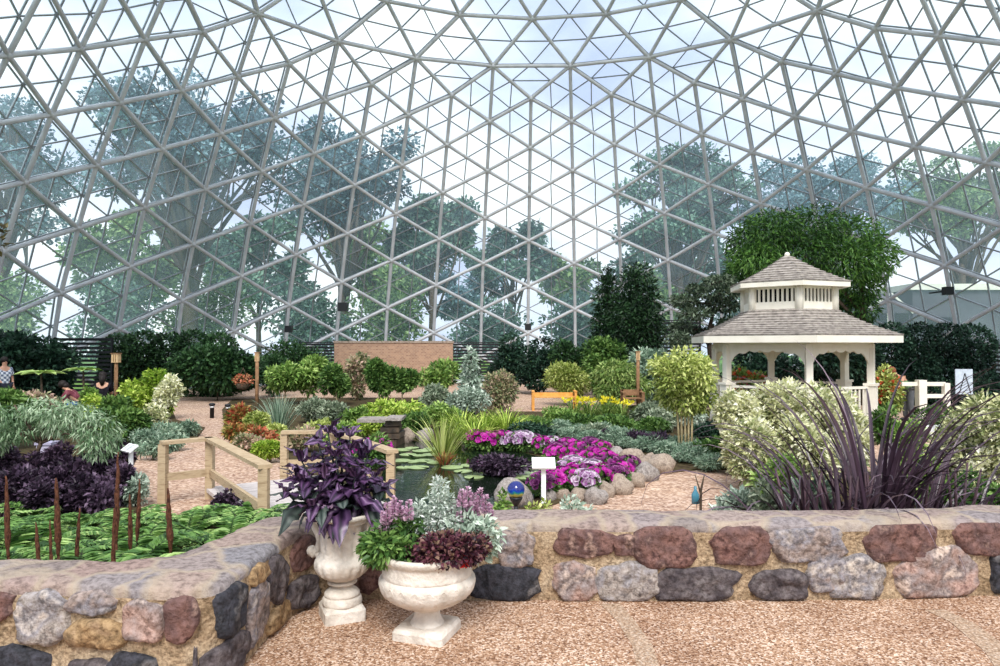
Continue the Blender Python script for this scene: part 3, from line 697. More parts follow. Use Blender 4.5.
for q in range(5):
    x = AT(862, 300, d).x-bt.location.x+random.uniform(-.25, .25); bl = B[random.randrange(len(B))]
    mb.tube([(x, random.uniform(-.2, .2), -.05), (x+random.uniform(-.2, .2), 0, 3.), (x*.6+bl[0]*.4, 0, 4.4), bl[:3]], [.09, .07, .05, .02], 6)
mb.build('trunk', M_bark, bt)
# dark branching pine left of gazebo
d = 24
bp_ = thing('pine_tree', 'dark layered pine with horizontal branches left of the gazebo roof', 'tree', (AT(706, 320, d).x, d, GZ)); B = []
for (a, b2, y0, y1) in [(668, 700, 296, 306), (676, 712, 308, 320), (690, 738, 288, 300), (700, 745, 300, 312), (672, 696, 322, 334), (690, 722, 326, 342), (704, 738, 276, 286), (690, 706, 284, 292), (716, 742, 318, 330), (664, 690, 334, 346)]:
    p = AT(a, y0, d); q = AT(b2, y1, d); B.append(((p.x+q.x)/2-bp_.location.x, random.uniform(-.5, .5), (p.z+q.z)/2-GZ, (q.x-p.x)/2, .5, (p.z-q.z)/2))
crown(B, 6500, .15, .4, LM['grey'], 'foliage', bp_, shell=.3); bp_.children[0].data.materials[0] = leafmat('leaf_pine_grey', [(30, 50, 34), (62, 84, 56), (120, 138, 110)])
mb = MB(); mb.tube([(.3, 0, -.05), (.1, .1, 2.5), (.5, 0, ZAT(280, d)-GZ)], [.12, .08, .03], 7)
for bl in B: mb.tube([(.2, 0, bl[2]-.1), bl[:3], (bl[0]+(.8 if bl[0] > 0 else -.8)*bl[3], bl[1], bl[2])], [.04, .03, .012], 5)
mb.build('trunk', M_bark_dark, bp_)

# ================================================================== GAZEBO
GC = Vector((AT(787.5, 300, 18).x, 18.0, -.35))
gz = thing('gazebo', 'white hexagonal gazebo with two-tier grey shingle roof and louvered cupola', 'gazebo', tuple(GC))
def hexpt(rad, i, z):
    a = R(51+60*i); return Vector((rad*math.sin(a), -rad*math.cos(a), z))
m, N, L, b = base('weathered_shingles', .85, .15)
tcn = N.new('ShaderNodeTexCoord'); wv = N.new('ShaderNodeTexWave'); wv.bands_direction = 'Z'; wv.wave_profile = 'SAW'; wv.inputs['Scale'].default_value = 2.6
L.new(tcn.outputs['Object'], wv.inputs['Vector'])
nn = N.new('ShaderNodeTexNoise'); nn.inputs['Scale'].default_value = 9; nn.inputs['Detail'].default_value = 5; L.new(tcn.outputs['Object'], nn.inputs['Vector'])
cc = ramp(N, L, nn.outputs['Fac'], [(.35, (128, 121, 116)), (.65, (176, 168, 160))]); L.new(cc, b.inputs['Base Color']); M_shin = m
zoff = lambda z: z-GC.z
def hexroof(r_out, r_in, z_out, z_in, nrow, sag=0.):
    mb = MB()
    for q in range(nrow):
        t0, t1 = q/nrow, (q+1)/nrow
        ra, rb = r_out+(r_in-r_out)*t0, r_out+(r_in-r_out)*t1
        za = z_out+(z_in-z_out)*(t0-sag*math.sin(PI*t0)); zb = z_out+(z_in-z_out)*(t1-sag*math.sin(PI*t1))
        for i in range(6):
            a, b2, c, d2 = hexpt(ra+.03, i, za+.034), hexpt(ra+.03, i+1, za+.034), hexpt(rb, i+1, zb+.01), hexpt(rb, i, zb+.01)
            e, f = hexpt(ra+.012, i, za-.008), hexpt(ra+.012, i+1, za-.008)
            mb.add([a, b2, c, d2, e, f], [(0, 1, 2, 3), (4, 5, 1, 0)])
    return mb
z_e = zoff(1.90); z_c = zoff(2.56)
hexroof(2.6, 1.12, z_e, z_c, 11, .08).build('lower_roof', M_shin, gz)
def hexring(mb, r0, r1, z0, z1):
    V = []
    for z in (z0, z1):
        for rad in (r0, r1): V += [hexpt(rad, i, z) for i in range(6)]
    Fc = []
    for i in range(6):
        j = (i+1) % 6
        Fc += [(i, j, 12+j, 12+i), (6+i, 18+i, 18+j, 6+j), (12+i, 12+j, 18+j, 18+i), (i, 6+i, 6+j, j)]
    mb.add(V, Fc)
mb = MB(); hexring(mb, 2.5, 2.61, zoff(1.73), zoff(1.91)); mb.build('lower_fascia', M_white, gz)
mb = MB(); mb.add([hexpt(2.55, i, zoff(1.74)) for i in range(6)]+[hexpt(2.55, i, zoff(1.77)) for i in range(6)], [tuple(range(6)), tuple(range(6, 12))]); mb.build('ceiling_board', M_white, gz)
# cupola
rc_ = 1.12; zb0, zb1 = zoff(2.5), zoff(3.16)
mb = MB(); hexring(mb, rc_-.08, rc_+.03, zb0, zb0+.24); hexring(mb, rc_-.08, rc_+.01, zb1-.1, zb1); 
for i in range(6): p = hexpt(rc_, i, 0); mb.tube([(p.x, p.y, zb0), (p.x, p.y, zb1)], .1, 6)
mb.build('cupola_frame', M_white, gz)
for i in range(6):
    mb = MB(); a, b2 = hexpt(rc_-.02, i, 0), hexpt(rc_-.02, i+1, 0)
    for q in range(1, 9):
        p = a.lerp(b2, (q+.35)/9.7); mb.beam((p.x, p.y, zb0+.22), (p.x, p.y, zb1-.08), .055, .03, up=(b2-a).cross(Vector((0, 0, 1))))
    mb.build('louver_panel', M_white, gz)
mb = MB(); mb.add([hexpt(rc_-.12, i, zb0) for i in range(6)]+[hexpt(rc_-.12, i, zb1) for i in range(6)], [(i, (i+1) % 6, 6+(i+1) % 6, 6+i) for i in range(6)]); mb.build('cupola_shade_sheet', M_dark, gz)  # dark sheet behind the slats, standing in for the shaded cupola interior
hexroof(1.48, .04, zoff(3.22), zoff(3.97), 10, .06).build('upper_roof', M_shin, gz)
mb = MB(); hexring(mb, 1.38, 1.49, zoff(3.1), zoff(3.23)); mb.add([hexpt(1.42, i, zoff(3.13)) for i in range(6)]+[hexpt(1.42, i, zoff(3.15)) for i in range(6)], [tuple(range(6)), tuple(range(6, 12))]); mb.build('upper_fascia', M_white, gz)
mb = MB(); mb.ball((0, 0, zoff(4.0)), .07); mb.build('finial', M_white, gz)
rcol = 1.92
mb = MB(); mb.add([hexpt(rcol+.2, i, .0) for i in range(6)]+[hexpt(rcol+.2, i, -.1) for i in range(6)], [tuple(range(6)), tuple(range(6, 12))]+[(i, (i+1) % 6, 6+(i+1) % 6, 6+i) for i in range(6)]); mb.build('deck', M_wood, gz)
mb = MB(); hexring(mb, rcol-.07, rcol+.07, zoff(1.6), zoff(1.74)); mb.build('beam', M_white, gz)
for i in range(6):
    p = hexpt(rcol, i, 0); mb = MB(); up = Vector((p.x, p.y, 0)).normalized()
    mb.beam((p.x, p.y, 0), (p.x, p.y, zoff(1.7)), .15, .15, up=up); mb.beam((p.x, p.y, 0), (p.x, p.y, zoff(.70)), .24, .24, up=up); mb.beam((p.x, p.y, zoff(.70)), (p.x, p.y, zoff(.76)), .3, .3, up=up)
    mb.build('column', M_white, gz)
M_wh = M_white
for i in range(6):   # scalloped brackets and railings per side
    a, b2 = hexpt(rcol, i, 0), hexpt(rcol, i+1, 0); Ls = (b2-a).length; dv = (b2-a).normalized(); nv = dv.cross(Vector((0, 0, 1)))
    mb = MB(); pts = []; K = 36
    zt = zoff(1.62)
    for q in range(K+1):
        x = .08+(Ls-.16)*q/K; u = abs(2*q/K-1)
        drop = .07+.10*max(0, u-.45)/.55*1.2+.055*abs(math.sin(PI*3.5*(1-u)+.3)) + (.22*max(0, (u-.86)/.14)**1.4)
        pts.append((x, zt-drop))
    V = []
    for s_ in (-.02, .02):
        for x, z in pts: V.append(a+dv*x+nv*s_+Vector((0, 0, z)))
        for x, z in pts: V.append(a+dv*x+nv*s_+Vector((0, 0, zt+.02)))
    n1_ = K+1; Fc = []
    for q in range(K): Fc += [(q, q+1, n1_+q+1, n1_+q), (2*n1_+q, 3*n1_+q, 3*n1_+q+1, 2*n1_+q+1), (q, 2*n1_+q, 2*n1_+q+1, q+1)]
    mb.add(V, Fc); mb.build('scalloped_bracket', M_white, gz)
    if i == 0: continue
    for z in (zoff(.66), .12): mb = MB(); mb.beam(a+Vector((0, 0, z)), b2+Vector((0, 0, z)), .07, .06); mb.build('railing', M_white, gz)
    if i in (5,):
        mb = MB()
        for q in range(1, 15): p = a.lerp(b2, q/15); mb.beam(p+Vector((0, 0, .12)), p+Vector((0, 0, zoff(.66))), .035, .035, up=nv)
        mb.build('baluster_panel', M_white, gz)
# flowers inside / beside the gazebo
def flsh(label, px0, px1, top, d, mat, bl, bn, bsz=.1, n=1800, Ln=.13, z=GZ, zb=None):
    cx = AT((px0+px1)/2, 340, d).x; zb = z if zb is None else zb
    return shrub('flowering_shrub', label, 'flowering shrub', (cx, d, zb), wpx(px1-px0, d)*1.1, ZAT(top, d)-zb, n, Ln, mat, .5, dp=1., k=8, blooms=(LM[bl], bn, bsz, 'blossoms'))
flsh('red and orange blossoming shrub behind the gazebo\'s left bay', 728, 776, 356, 19.9+.5, LM['light'], 'redp', 90, .11)
flsh('orange blossoming shrub just right of the gazebo', 868, 902, 352, 18.6, LM['ylw'], 'redp', 60, .11)
flsh('low pink-flowered plant behind the gazebo\'s middle bay', 780, 800, 372, 20.6, LM['mid'], 'lilac', 40, .1, n=700)

# ================================================================== BEDS, POND, BRIDGE
def pbed(name, px, label=None, z=GZ+.02, mat=None, th=.04):
    return poly_slab(name, [tuple(G(x, y))[:2] for x, y in px], z, mat or M_soil, th)
pbed('planting_bed', [(-330, 395), (0, 398), (100, 402), (172, 409), (176, 420), (205, 428), (196, 440), (140, 452), (128, 476), (120, 540), (-330, 540)])
pbed('planting_bed', [(232, 400), (300, 398), (420, 398), (500, 398), (505, 412), (575, 412), (640, 405), (720, 412), (905, 424), (900, 440), (800, 462), (735, 470), (700, 470), (640, 476), (600, 490), (545, 508), (440, 520), (330, 520), (280, 500), (300, 468), (262, 452), (226, 436), (222, 410)])
pbed('planting_bed', [(730, 500), (760, 482), (900, 470), (950, 440), (1000, 436), (1300, 440), (1400, 560), (760, 640), (700, 560)])
mb = MB()
P4 = [(-5.6, 3.9, .02), (-1.72, 3.9, .02), (-1.5, 4.9, .0), (-2.1, 7.2, -.4), (-2.6, 7.9, -.44), (-5.0, 9.3, -.44), (-8, 9.6, -.44), (-7.5, 3.9, .0)]
mb.add(P4+[(x, y, -.6) for x, y, z in P4], [tuple(range(8)), tuple(range(8, 16))[::-1]]+[(i, 8+i, 8+(i+1) % 8, (i+1) % 8) for i in range(8)])
o = mb.build('planting_bed', M_soil); o['kind'] = 'structure'
def bedz(x, y): return .01-.44*min(1, max(0, (y-4.4)/3.5))
# pond
m, N, L, b = base('dark_pond_water', .06, .6); b.inputs['Base Color'].default_value = srgb((22, 32, 22))
tcn = N.new('ShaderNodeTexCoord'); nn = N.new('ShaderNodeTexNoise'); nn.inputs['Scale'].default_value = 5; L.new(tcn.outputs['Object'], nn.inputs['Vector'])
bp = N.new('ShaderNodeBump'); bp.inputs['Strength'].default_value = .12; bp.inputs['Distance'].default_value = .02; L.new(nn.outputs['Fac'], bp.inputs['Height']); L.new(bp.outputs[0], b.inputs['Normal'])
pond = catmull([tuple(G(x, y)) for x, y in [(384, 470), (386, 452), (410, 443), (455, 446), (510, 452), (548, 462), (562, 476), (548, 492), (520, 505), (440, 515), (380, 505), (384, 470)]], 6)[:-1]
o = poly_slab('pond_water', [(p.x, p.y) for p in pond], GZ+.035, m, .02, kind='structure'); 
o['label'] = 'dark reflective pond with lily pads behind the urns'

def footbridge():
    dA, dB = Vector((-4.0, 9.69)), Vector((-2.52, 7.5)); zt = .37
    o = thing('footbridge', 'weathered wooden footbridge with post and rail handrails behind the fern bed', 'bridge', (-3, 9, GZ))
    ox = Vector((-3, 9, GZ))
    def b3(mb, p, q, w_, h, z0, z1): mb.beam(Vector((p[0], p[1], z0))-ox, Vector((q[0], q[1], z1))-ox, w_, h)
    mb = MB(); u = (dB-dA).normalized(); nn = Vector((-u.y, u.x)); 
    for q in range(17):
        c = dA.lerp(dB, q/16); e = c+nn*1.62; b3(mb, c-nn*.05, e, .15, .05, GZ+.12, GZ+.12)
    mb.build('deck', noise_mat('grey_deck_boards', [(176, 168, 166), (206, 198, 194)], 8., .8), o)
    mb = MB()
    for s_ in (0.05, 1.55): b3(mb, dA+nn*s_, dB+nn*s_, .1, .2, GZ+.0, GZ+.0)
    mb.build('bearer', M_wood, o)
    def post(p):
        mb = MB(); b3(mb, p, (p[0], p[1]+.0001), .001, .001, 0, 0); mb = MB(); mb.box(p[0]-.05-ox.x, p[0]+.05-ox.x, p[1]-.05-ox.y, p[1]+.05-ox.y, -.02, zt-GZ-.02); mb.build('post', M_wood, o)
    def rail(p, q, ext=0.):
        p = Vector(p); q = Vector(q); d = (q-p).normalized()
        mb = MB(); b3(mb, p-d*ext, q+d*ext, .15, .045, zt, zt); mb.build('top_rail', M_wood, o)
        mb = MB(); b3(mb, p, q, .045, .10, GZ+.36, GZ+.36); mb.build('mid_rail', M_wood, o)
    FL = Vector((-4.46, 9.3)); 
    for p in (FL, dA, dB): post(p)
    rail(FL, dA, .03); rail(dA, dB, .05)
    rA, rB, rF = Vector((-2.5, 10.5)), Vector((-1.33, 8.55)), Vector((-3.2, 10.42))
    for p in (rF, rA, rB): post(p)
    rail(rF, rA, .04); rail(rA, rB, .06)
footbridge()

# ================================================================== ROCKS
def rock(sx, sy, sz, seed, mat, name='boulder'):
    mb = MB(); mb.ball((0, 0, 0), 1, 0, 16, 10); V = []
    for x, y, z in mb.v:
        p = Vector((x, y, z)); k = 1+mn.noise(p*1.3+Vector((seed, 0, 0)))*.35+abs(mn.noise(p*3+Vector((0, seed, 0))))*.14
        V.append((x*k*sx, y*k*sy, max(z*k, -.55)*sz))
    mb.v = V; return mb.build(name, mat)
rockp = [rock(.5, .42, .42, s_*7.3, M_rock if s_ % 2 else M_rock2) for s_ in range(5)]
used = set()
def put_rock(px, py, wp, k, label, z=GZ, hs=1.):
    p = G(px, py, z); sc = wp/F*p.y; src = rockp[k % 5]
    if k % 5 in used: o = src.copy(); C.objects.link(o)
    else: o = src; used.add(k % 5)
    o.location = (p.x, p.y, z+.22*sc*hs*.8); o.scale = (sc, sc, sc*hs); o.rotation_euler = (0, 0, k*1.7)
    tag(o, label, 'rock'); return o
RK = [(604, 458, 24, 'pale boulder at the upper end of the pond rock edge'), (617, 463, 22, 'flat pale rock just below the upper end of the rock edge'), (632, 466, 26, 'big pale rock near the middle of the rock edge, touching the blue-grey plants'),
      (620, 473, 20, 'grey rock left of the big pale middle rock'), (648, 468, 20, 'grey rock between the two biggest pale rocks'), (660, 472, 26, 'rightmost and whitest boulder of the rock edge, at the gravel corner'), (646, 480, 24, 'pale rock below the rightmost boulder'),
      (634, 486, 20, 'tan rock facing the gravel, below the middle'), (622, 484, 18, 'small grey rock among magenta petunias'), (620, 493, 24, 'rounded grey rock at the lower edge, second from the wall'), (604, 496, 20, 'grey rock at the lower edge beside magenta petunias'),
      (591, 498, 18, 'small dark grey rock at the lower edge'), (578, 500, 18, 'small rock lowest in the rock edge, nearest the stone wall'), (596, 503, 22, 'pale rock just above the stone wall, left of the gravel'), (608, 466, 16, 'small tan rock between petunias and the upper rocks'),
      (575, 454, 18, 'tan rock hidden in the upper petunias'), (548, 500, 16, 'small rock beside the foot of the white pond sign'), (563, 499, 15, 'tiny rock right of the white pond sign'), (425, 441, 18, 'tan rock at the back edge of the pond'), (404, 443, 20, 'tan rock right of the waterfall ledge'),
      (470, 447, 16, 'small tan rock under the row of back petunias'), (536, 452, 18, 'tan rock at the pond edge above the white sign')]
for i, (x, y, w_, lb) in enumerate(RK): put_rock(x, y, w_*1.15, i, lb)
bo = put_rock(512, 506, 44, 23, 'large tan boulder behind the blue gazing ball', hs=.95)
# waterfall ledge
wl = thing('waterfall_ledge', 'stacked dark rock ledge with flat slabs at the back of the pond', 'rock ledge', tuple(G(388, 446)))
sc = wl.location.y/F
mb = MB()
for q, (a, b2, z0, z1) in enumerate([(-6, 13, 0, 8), (-8, 14, 9, 14), (-6, 12, 15, 20), (-3, 13, 21, 26)]): mb.box(a*sc, b2*sc, -.3, .3+.05*q, z0*sc, z1*sc, M=Matrix.Rotation(.1*(q-1.5), 4, 'Z'))
mb.build('rock_stack', noise_mat('wet_dark_rock', [(40, 36, 32), (92, 76, 62)], 6., .5, .4, bump=.6), wl)
mb = MB(); mb.box(-28*sc, 0, -.35, .3, 25*sc, 28*sc); mb.box(0*sc, 16*sc, -.4, .3, 27*sc, 29.5*sc); mb.build('slab', M_rock, wl)

# ================================================================== HARD THINGS
def lamp_post(px, d, top, bottom_w, label, box=True):
    o = thing('path_lamp', label, 'lamp post', (AT(px, 380, d).x, d, GZ)); h = hpx(top, d)
    mb = MB(); mb.tube([(0, 0, -.02), (0, 0, h-.3)], [.06, .055], 10); mb.build('post', M_post, o)
    s_ = .1 if box else .06
    mb = MB(); mb.box(-s_, s_, -s_, s_, h-.3, h-.03); lh = mb.build('lamp_head', noise_mat('lamp_wood_'+str(int(px)), [(196, 160, 116), (222, 190, 148)], 10., .6), o)
    mb = MB(); mb.box(-s_-.02, s_+.02, -s_-.02, s_+.02, h-.03, h); 
    for q in (-.33, .33): mb.box(q*s_-.008, q*s_+.008, -s_-.008, -s_, h-.28, h-.05)
    mb.build('lamp_cap', M_post, lh)
lamp_post(116, 22, 353, 8, 'wooden path lamp with square lattice head near the left hedge')
lamp_post(257, 22.5, 352, 5, 'slim wooden path lamp behind the orange-leaved plants', False)
lamp_post(638, 23, 351, 5, 'slim wooden path lamp right of the willowy shrubs', False)
def bench(px0, px1, d, label, mat, topy=393):
    W = wpx(px1-px0, d); o = thing('garden_bench', label, 'bench', (AT((px0+px1)/2, 400, d).x, d, GZ), 0)
    zt = hpx(topy, d)
    for s_ in (-1, 1):
        for y in (-.22, .25): mb = MB(); mb.box(s_*W/2-.04-.0*s_, s_*W/2+.04, y-.03, y+.03, 0, .62 if y < 0 else zt); mb.build('leg', mat, o)
        mb = MB(); mb.box(s_*W/2-.045, s_*W/2+.045, -.26, .28, .6, .64); mb.build('armrest', mat, o)
    mb = MB()
    for q in range(4): mb.box(-W/2, W/2, -.24+q*.125, -.14+q*.125, .42, .45)
    mb.build('seat', mat, o)
    mb = MB(); mb.box(-W/2, W/2, .22, .28, zt-.17, zt); mb.box(-W/2, W/2, .23, .27, .5, .56)
    for q in range(1, 12): mb.box(-W/2+W*q/12-.015, -W/2+W*q/12+.015, .24, .26, .56, zt-.1)
    mb.build('backrest', mat, o)
bench(533, 575, 23, 'honey-coloured wooden bench at the back path, centre of the garden', M_bench)
bench(623, 642, 22.4, 'small weathered wooden bench beside the right lamp post', M_post, 390)
# white rail and pots right of the gazebo
wr = thing('white_fence_rail', 'short white post and rail fence on the path right of the gazebo', 'fence', (AT(921, 400, 18).x, 18, GZ)); sc = 18/F
mb = MB(); mb.box(-.1, .1, -.1, .1, 0, hpx(380, 18)); mb.build('post', M_white, wr)
for yy in (384, 396): mb = MB(); z = hpx(yy, 18); mb.box(-.5 if yy == 384 else 0, 24*sc, -.03, .03, z-.05, z+.05); mb.build('rail', M_white, wr)
mb = MB(); x = 25*sc; mb.box(x-.07, x+.07, -.07, .07, 0, hpx(383, 18)); mb.build('post', M_white, wr)
# easel with board
ea = thing('display_easel', 'black tripod easel holding a pale blue-white board in front of the right hedge', 'easel', (AT(962, 395, 21).x, 21, GZ)); sc = 21/F
mb = MB()
z0, z1 = hpx(394, 21), hpx(369, 21)
for s_ in (-1, 1): mb = MB(); mb.beam((s_*.3, -.08, 0), (s_*.02, 0, z1-.05), .035, .035); mb.build('leg', M_black, ea)
mb = MB(); mb.beam((0, .5, 0), (0, .05, z1-.05), .035, .035); mb.build('leg', M_black, ea)
mb = MB(); mb.box(-9*sc, 8*sc, -.13, -.10, z0, z1); bo_ = mb.build('board', plain('pale_blue_board', (206, 218, 232)), ea)
mb = MB()
for s_ in (-1, 1): mb.beam((s_*.17, -.14, z0+.03), (s_*.0, -.14, z1-.12), .03, .012)
mb.build('printed_mark', M_black, bo_)
# white label signs
def label_sign(px, ptop, d, wpx_, hpx_, label, tilt=R(35), z=GZ):
    o = thing('plant_sign', label, 'sign', (AT(px, ptop, d).x, d, z), 0); zt = ZAT(ptop, d)-z; W = wpx(wpx_, d)
    mb = MB(); mb.box(-.03, .03, -.02, .02, 0, zt); mb.build('post', M_sign, o)
    mb = MB(); H = wpx(hpx_, d)/math.sin(tilt+.12); M_ = Matrix.Translation((0, -.02, zt))@Matrix.Rotation(tilt, 4, 'X'); mb.box(-W/2, W/2, -H/2, H/2, -.012, .012, M=M_); pn = mb.build('panel', M_sign, o)
    mb = MB()
    for q in range(5): mb.box(-W*.38, W*(.38-.1*(q % 2)), H*(.3-.15*q), H*(.3-.15*q)+.01, .0125, .0135, M=M_)
    mb.build('printed_line', plain('grey_print', (150, 156, 160)), pn); return o
label_sign(543.5, 463, 9.3, 23, 10, 'white label sign on a post at the front edge of the pond')
sg = label_sign(131, 448, 9.6, 20, 7, 'white label sign on a post beside the purple plants at left'); sg.rotation_euler = (0, 0, R(-40))
# pale box in purple bed
vb = thing('utility_box', 'small pale lavender box standing among the dark purple plants', 'box', tuple(G(47, 480)))
mb = MB(); mb.box(-.11, .11, -.1, .1, 0, .56); mb.build('body', plain('pale_lavender_paint', (188, 184, 206)), vb); mb = MB(); mb.box(-.13, .13, -.12, .12, .56, .6); mb.build('lid', plain('lavender_lid', (170, 166, 190)), vb)
# gazing ball
gb_ = thing('gazing_ball', 'blue and yellow swirled glass gazing ball on a dark stand behind the stone wall', 'garden ornament', (AT(516, 490, 6.2).x, 6.2, GZ))
m, N, L, b = base('swirled_blue_glass', .08, .7); tcn = N.new('ShaderNodeTexCoord'); nn = N.new('ShaderNodeTexNoise'); nn.inputs['Scale'].default_value = 14; L.new(tcn.outputs['Object'], nn.inputs[0])
sx = N.new('ShaderNodeSeparateXYZ'); L.new(tcn.outputs['Object'], sx.inputs[0]); mr = N.new('ShaderNodeMapRange'); mr.inputs[1].default_value = -.078; mr.inputs[2].default_value = .078; L.new(sx.outputs[2], mr.inputs[0])
ad = N.new('ShaderNodeMath'); ad.operation = 'MULTIPLY_ADD'; L.new(nn.outputs['Fac'], ad.inputs[0]); ad.inputs[1].default_value = .5; L.new(mr.outputs[0], ad.inputs[2])
L.new(ramp(N, L, ad.outputs[0], [(.3, (30, 30, 40)), (.48, (170, 160, 60)), (.6, (40, 130, 100)), (.75, (18, 60, 160)), (.9, (14, 30, 110))]), b.inputs['Base Color'])
zc = ZAT(490, 6.2)-GZ; mb = MB(); mb.ball((0, 0, 0), .078, 0, 24, 16); mb.build('ball', m, gb_, (0, 0, zc))
mb = MB(); mb.tube([(0, 0, 0), (0, 0, zc-.12)], .018, 8); mb.lathe([(.02, zc-.14), (.055, zc-.08), (.06, zc-.06), (.02, zc-.06)], 12); mb.build('stand', M_black, gb_)
# bottle on twig
tw = thing('wind_ornament', 'blue glass bottle hung on a forked brown twig in the gravel', 'ornament', (AT(700, 500, 7.6).x, 7.6, GZ)); zt = ZAT(474, 7.6)-GZ
mb = MB(); mb.tube([(0, 0, 0), (.01, 0, zt*.75), (.05, 0, zt)], [.016, .014, .006], 6); mb.tube([(.01, 0, zt*.7), (-.05, 0, zt*.98)], [.011, .005], 6); mb.build('twig', M_bark, tw)
mb = MB(); z = zt*.55; mb.lathe([(.015, z), (.042, z+.005), (.042, z+.1), (.015, z+.15), (.015, z+.19)], 12, c=(-.05, 0)); mb.build('bottle', plain('blue_glass', (70, 130, 150), .1, .6), tw)
# low dark bollards by the path
for x, y, lb in ((212, 418, 'small black bollard light at the bend of the far left path'), (228, 419, 'small black bollard light right of the far left path, by the orange plants')):
    o = thing('bollard_light', lb, 'bollard', tuple(G(x, y))); mb = MB(); mb.lathe([(.06, 0), (.06, .36), (.09, .37), (.09, .42), (.03, .44)], 12); mb.build('body', M_black, o)
    mb = MB(); mb.lathe([(.062, .3), (.062, .35)], 12); mb.build('lens', M_sign, o)
# speakers and floodlights on the dome struts
for px, py, d, lb, nm in ((343, 307, 35.6, 'square black loudspeaker fixed to the dome above the brick wall', 'loudspeaker'), (289, 329, 35.8, 'small black floodlight at the dome foot left of the brick wall', 'floodlight'), (528, 327, 38.6, 'small black floodlight at the dome foot in the centre', 'floodlight'), (947, 291, 29.6, 'small dark fixture on the dome strut above the right hedge', 'floodlight')):
    p = AT(px, py, d); o = thing(nm, lb, 'speaker' if nm == 'loudspeaker' else 'light', tuple(p)); s_ = .22 if nm == 'loudspeaker' else .17
    mb = MB(); mb.box(-s_, s_, -.2, .1, -s_, s_); hs_ = mb.build('housing', M_black, o); mb = MB(); mb.box(-.03, .03, .1, 1.2, -.03, .03); mb.build('bracket', M_black, hs_)

# ================================================================== FERNS AND LEFT BED
def fern(nfr, Lf, seed, mat):
    r = np.random.default_rng(seed); c = Cloud(); rach = MB()
    for i in range(nfr):
        az = 2*PI*i/nfr+r.uniform(-.3, .3); el = r.uniform(.95, 1.5); Ln = Lf*r.uniform(.75, 1.1); seg = 15; st = Ln/seg
        p = np.zeros(3); h = np.array([math.cos(az), math.sin(az), 0]); sd_ = np.array([-h[1], h[0], 0]); P = []; D = []; LL = []; pts = [tuple(p)]
        for k in range(seg):
            d = h*math.cos(el)+np.array([0, 0, math.sin(el)]); p = p+d*st; el -= .135; t = (k+1)/seg
            pts.append(tuple(p))
            if t > .12:
                l_ = .13*Lf/.6*math.sin(PI*min(1, t*.86+.12))**.7
                for sg_ in (-1, 1):
                    for o_ in (0, .5): P.append(p-d*st*o_); D.append(sd_*sg_+d*.35+r.normal(0, .05, 3)); LL.append(l_)
        V, Fc, rn = leafcloud(np.array(P), np.array(D), np.array(LL), np.array(LL)*.36, T_dia, np.tile([0, 0, 1.], (len(P), 1)), .12, r)
        c.add(V, Fc, np.clip(rn*.5+r.random()*.5, 0, 1)); rach.tube(pts[::3], .004, 3)
    return c, rach
protos = []
FL_ = ['bright green arching fern in the bed behind the left stone wall']
for i in range(4):
    o = thing('fern', FL_[0], 'fern', (0, 0, 0), 0, 'ferns in the left bed'); c, ra = fern(12+i, .72, 40+i, LM['fern']); c.build('fronds', LM['fern'], o); ra.build('stem', LM['fern'], o); protos.append(o)
spots = []; rr_ = random.Random(5)
for q in range(900):
    x = rr_.uniform(-5.6, -1.6); y = rr_.uniform(4.28, 7.9)
    xmax = -2.2 if y < 5 else (-2.0 if y < 6 else -1.85-(y-6)*.45)
    if x > xmax or abs(x) > .72*y+.9: continue
    if all((x-a)**2+(y-b_)**2 > (.44+.03*y)**2*.8 for a, b_ in spots): spots.append((x, y))
for i, (x, y) in enumerate(spots):
    o = protos[i] if i < 4 else copy_tree(protos[i % 4]); o.location = (x, y, bedz(x, y)-.01); o.rotation_euler = (0, 0, rr_.uniform(0, 6)); s_ = rr_.uniform(.8, 1.1)*(1.0 if y < 6 else .9); o.scale = (s_,)*3
# brown spikes
M_spike = noise_mat('dark_red_brown_cane', [(40, 24, 22), (104, 66, 48), (62, 38, 32)], 60., .8, .15, bump=1., bscale=90, stretch=(1, 1, .3))
for i, (x0, y0, x1, y1, d, w_, lb) in enumerate([(10, 556, 6, 476, 4.4, 6, 'leftmost dark cane rising from the ferns'), (42, 556, 36, 522, 4.3, 5, 'short reddish cane, second from the left edge, low in the ferns'), (60, 556, 56, 478, 4.5, 7, 'tall reddish cane between two short ones, left part of ferns'),
        (74, 556, 80, 508, 4.5, 5, 'short cane just right of the tall reddish one'), (53, 556, 50, 520, 4.2, 4, 'thin short cane left of the tall reddish one'), (116, 556, 118, 452, 4.6, 6, 'tallest black cane in the fern bed, tip over the path'), (113, 556, 114, 508, 4.2, 5, 'short black cane at the foot of the tallest one'),
        (131, 530, 130, 494, 4.9, 5, 'short black cane right of the tallest one'), (136, 520, 140, 479, 5.1, 5, 'leaning black cane right of the tallest, tip tilted'), (172, 545, 168, 488, 4.9, 7, 'rightmost thick brown cane in the ferns below the bridge post')]):
    a, b2 = AT(x0, y0, d), AT(x1, y1, d); zb = bedz(a.x, d)-.02; o = thing('dried_cane', lb, 'plant cane', (a.x, d, zb))
    dx = b2.x-a.x; h = b2.z-zb; r_ = w_/2/F*d
    mb = MB(); mb.tube([(0, 0, 0), (dx*.3, 0, h*.4)], [r_*.35, r_*.4], 6); mb.build('stem', M_spike, o)
    mb = MB(); kk = 16; mb.tube([(dx*(.3+.7*q/kk)+random.uniform(-.15, .15)*r_, 0, h*(.38+.62*q/kk)) for q in range(kk+1)], [r_*(.35+.65*min(1, q/4))*(1-(q/kk)**3*.75)*random.uniform(.72, 1.02) for q in range(kk+1)], 8); mb.build('seed_head', M_spike, o)
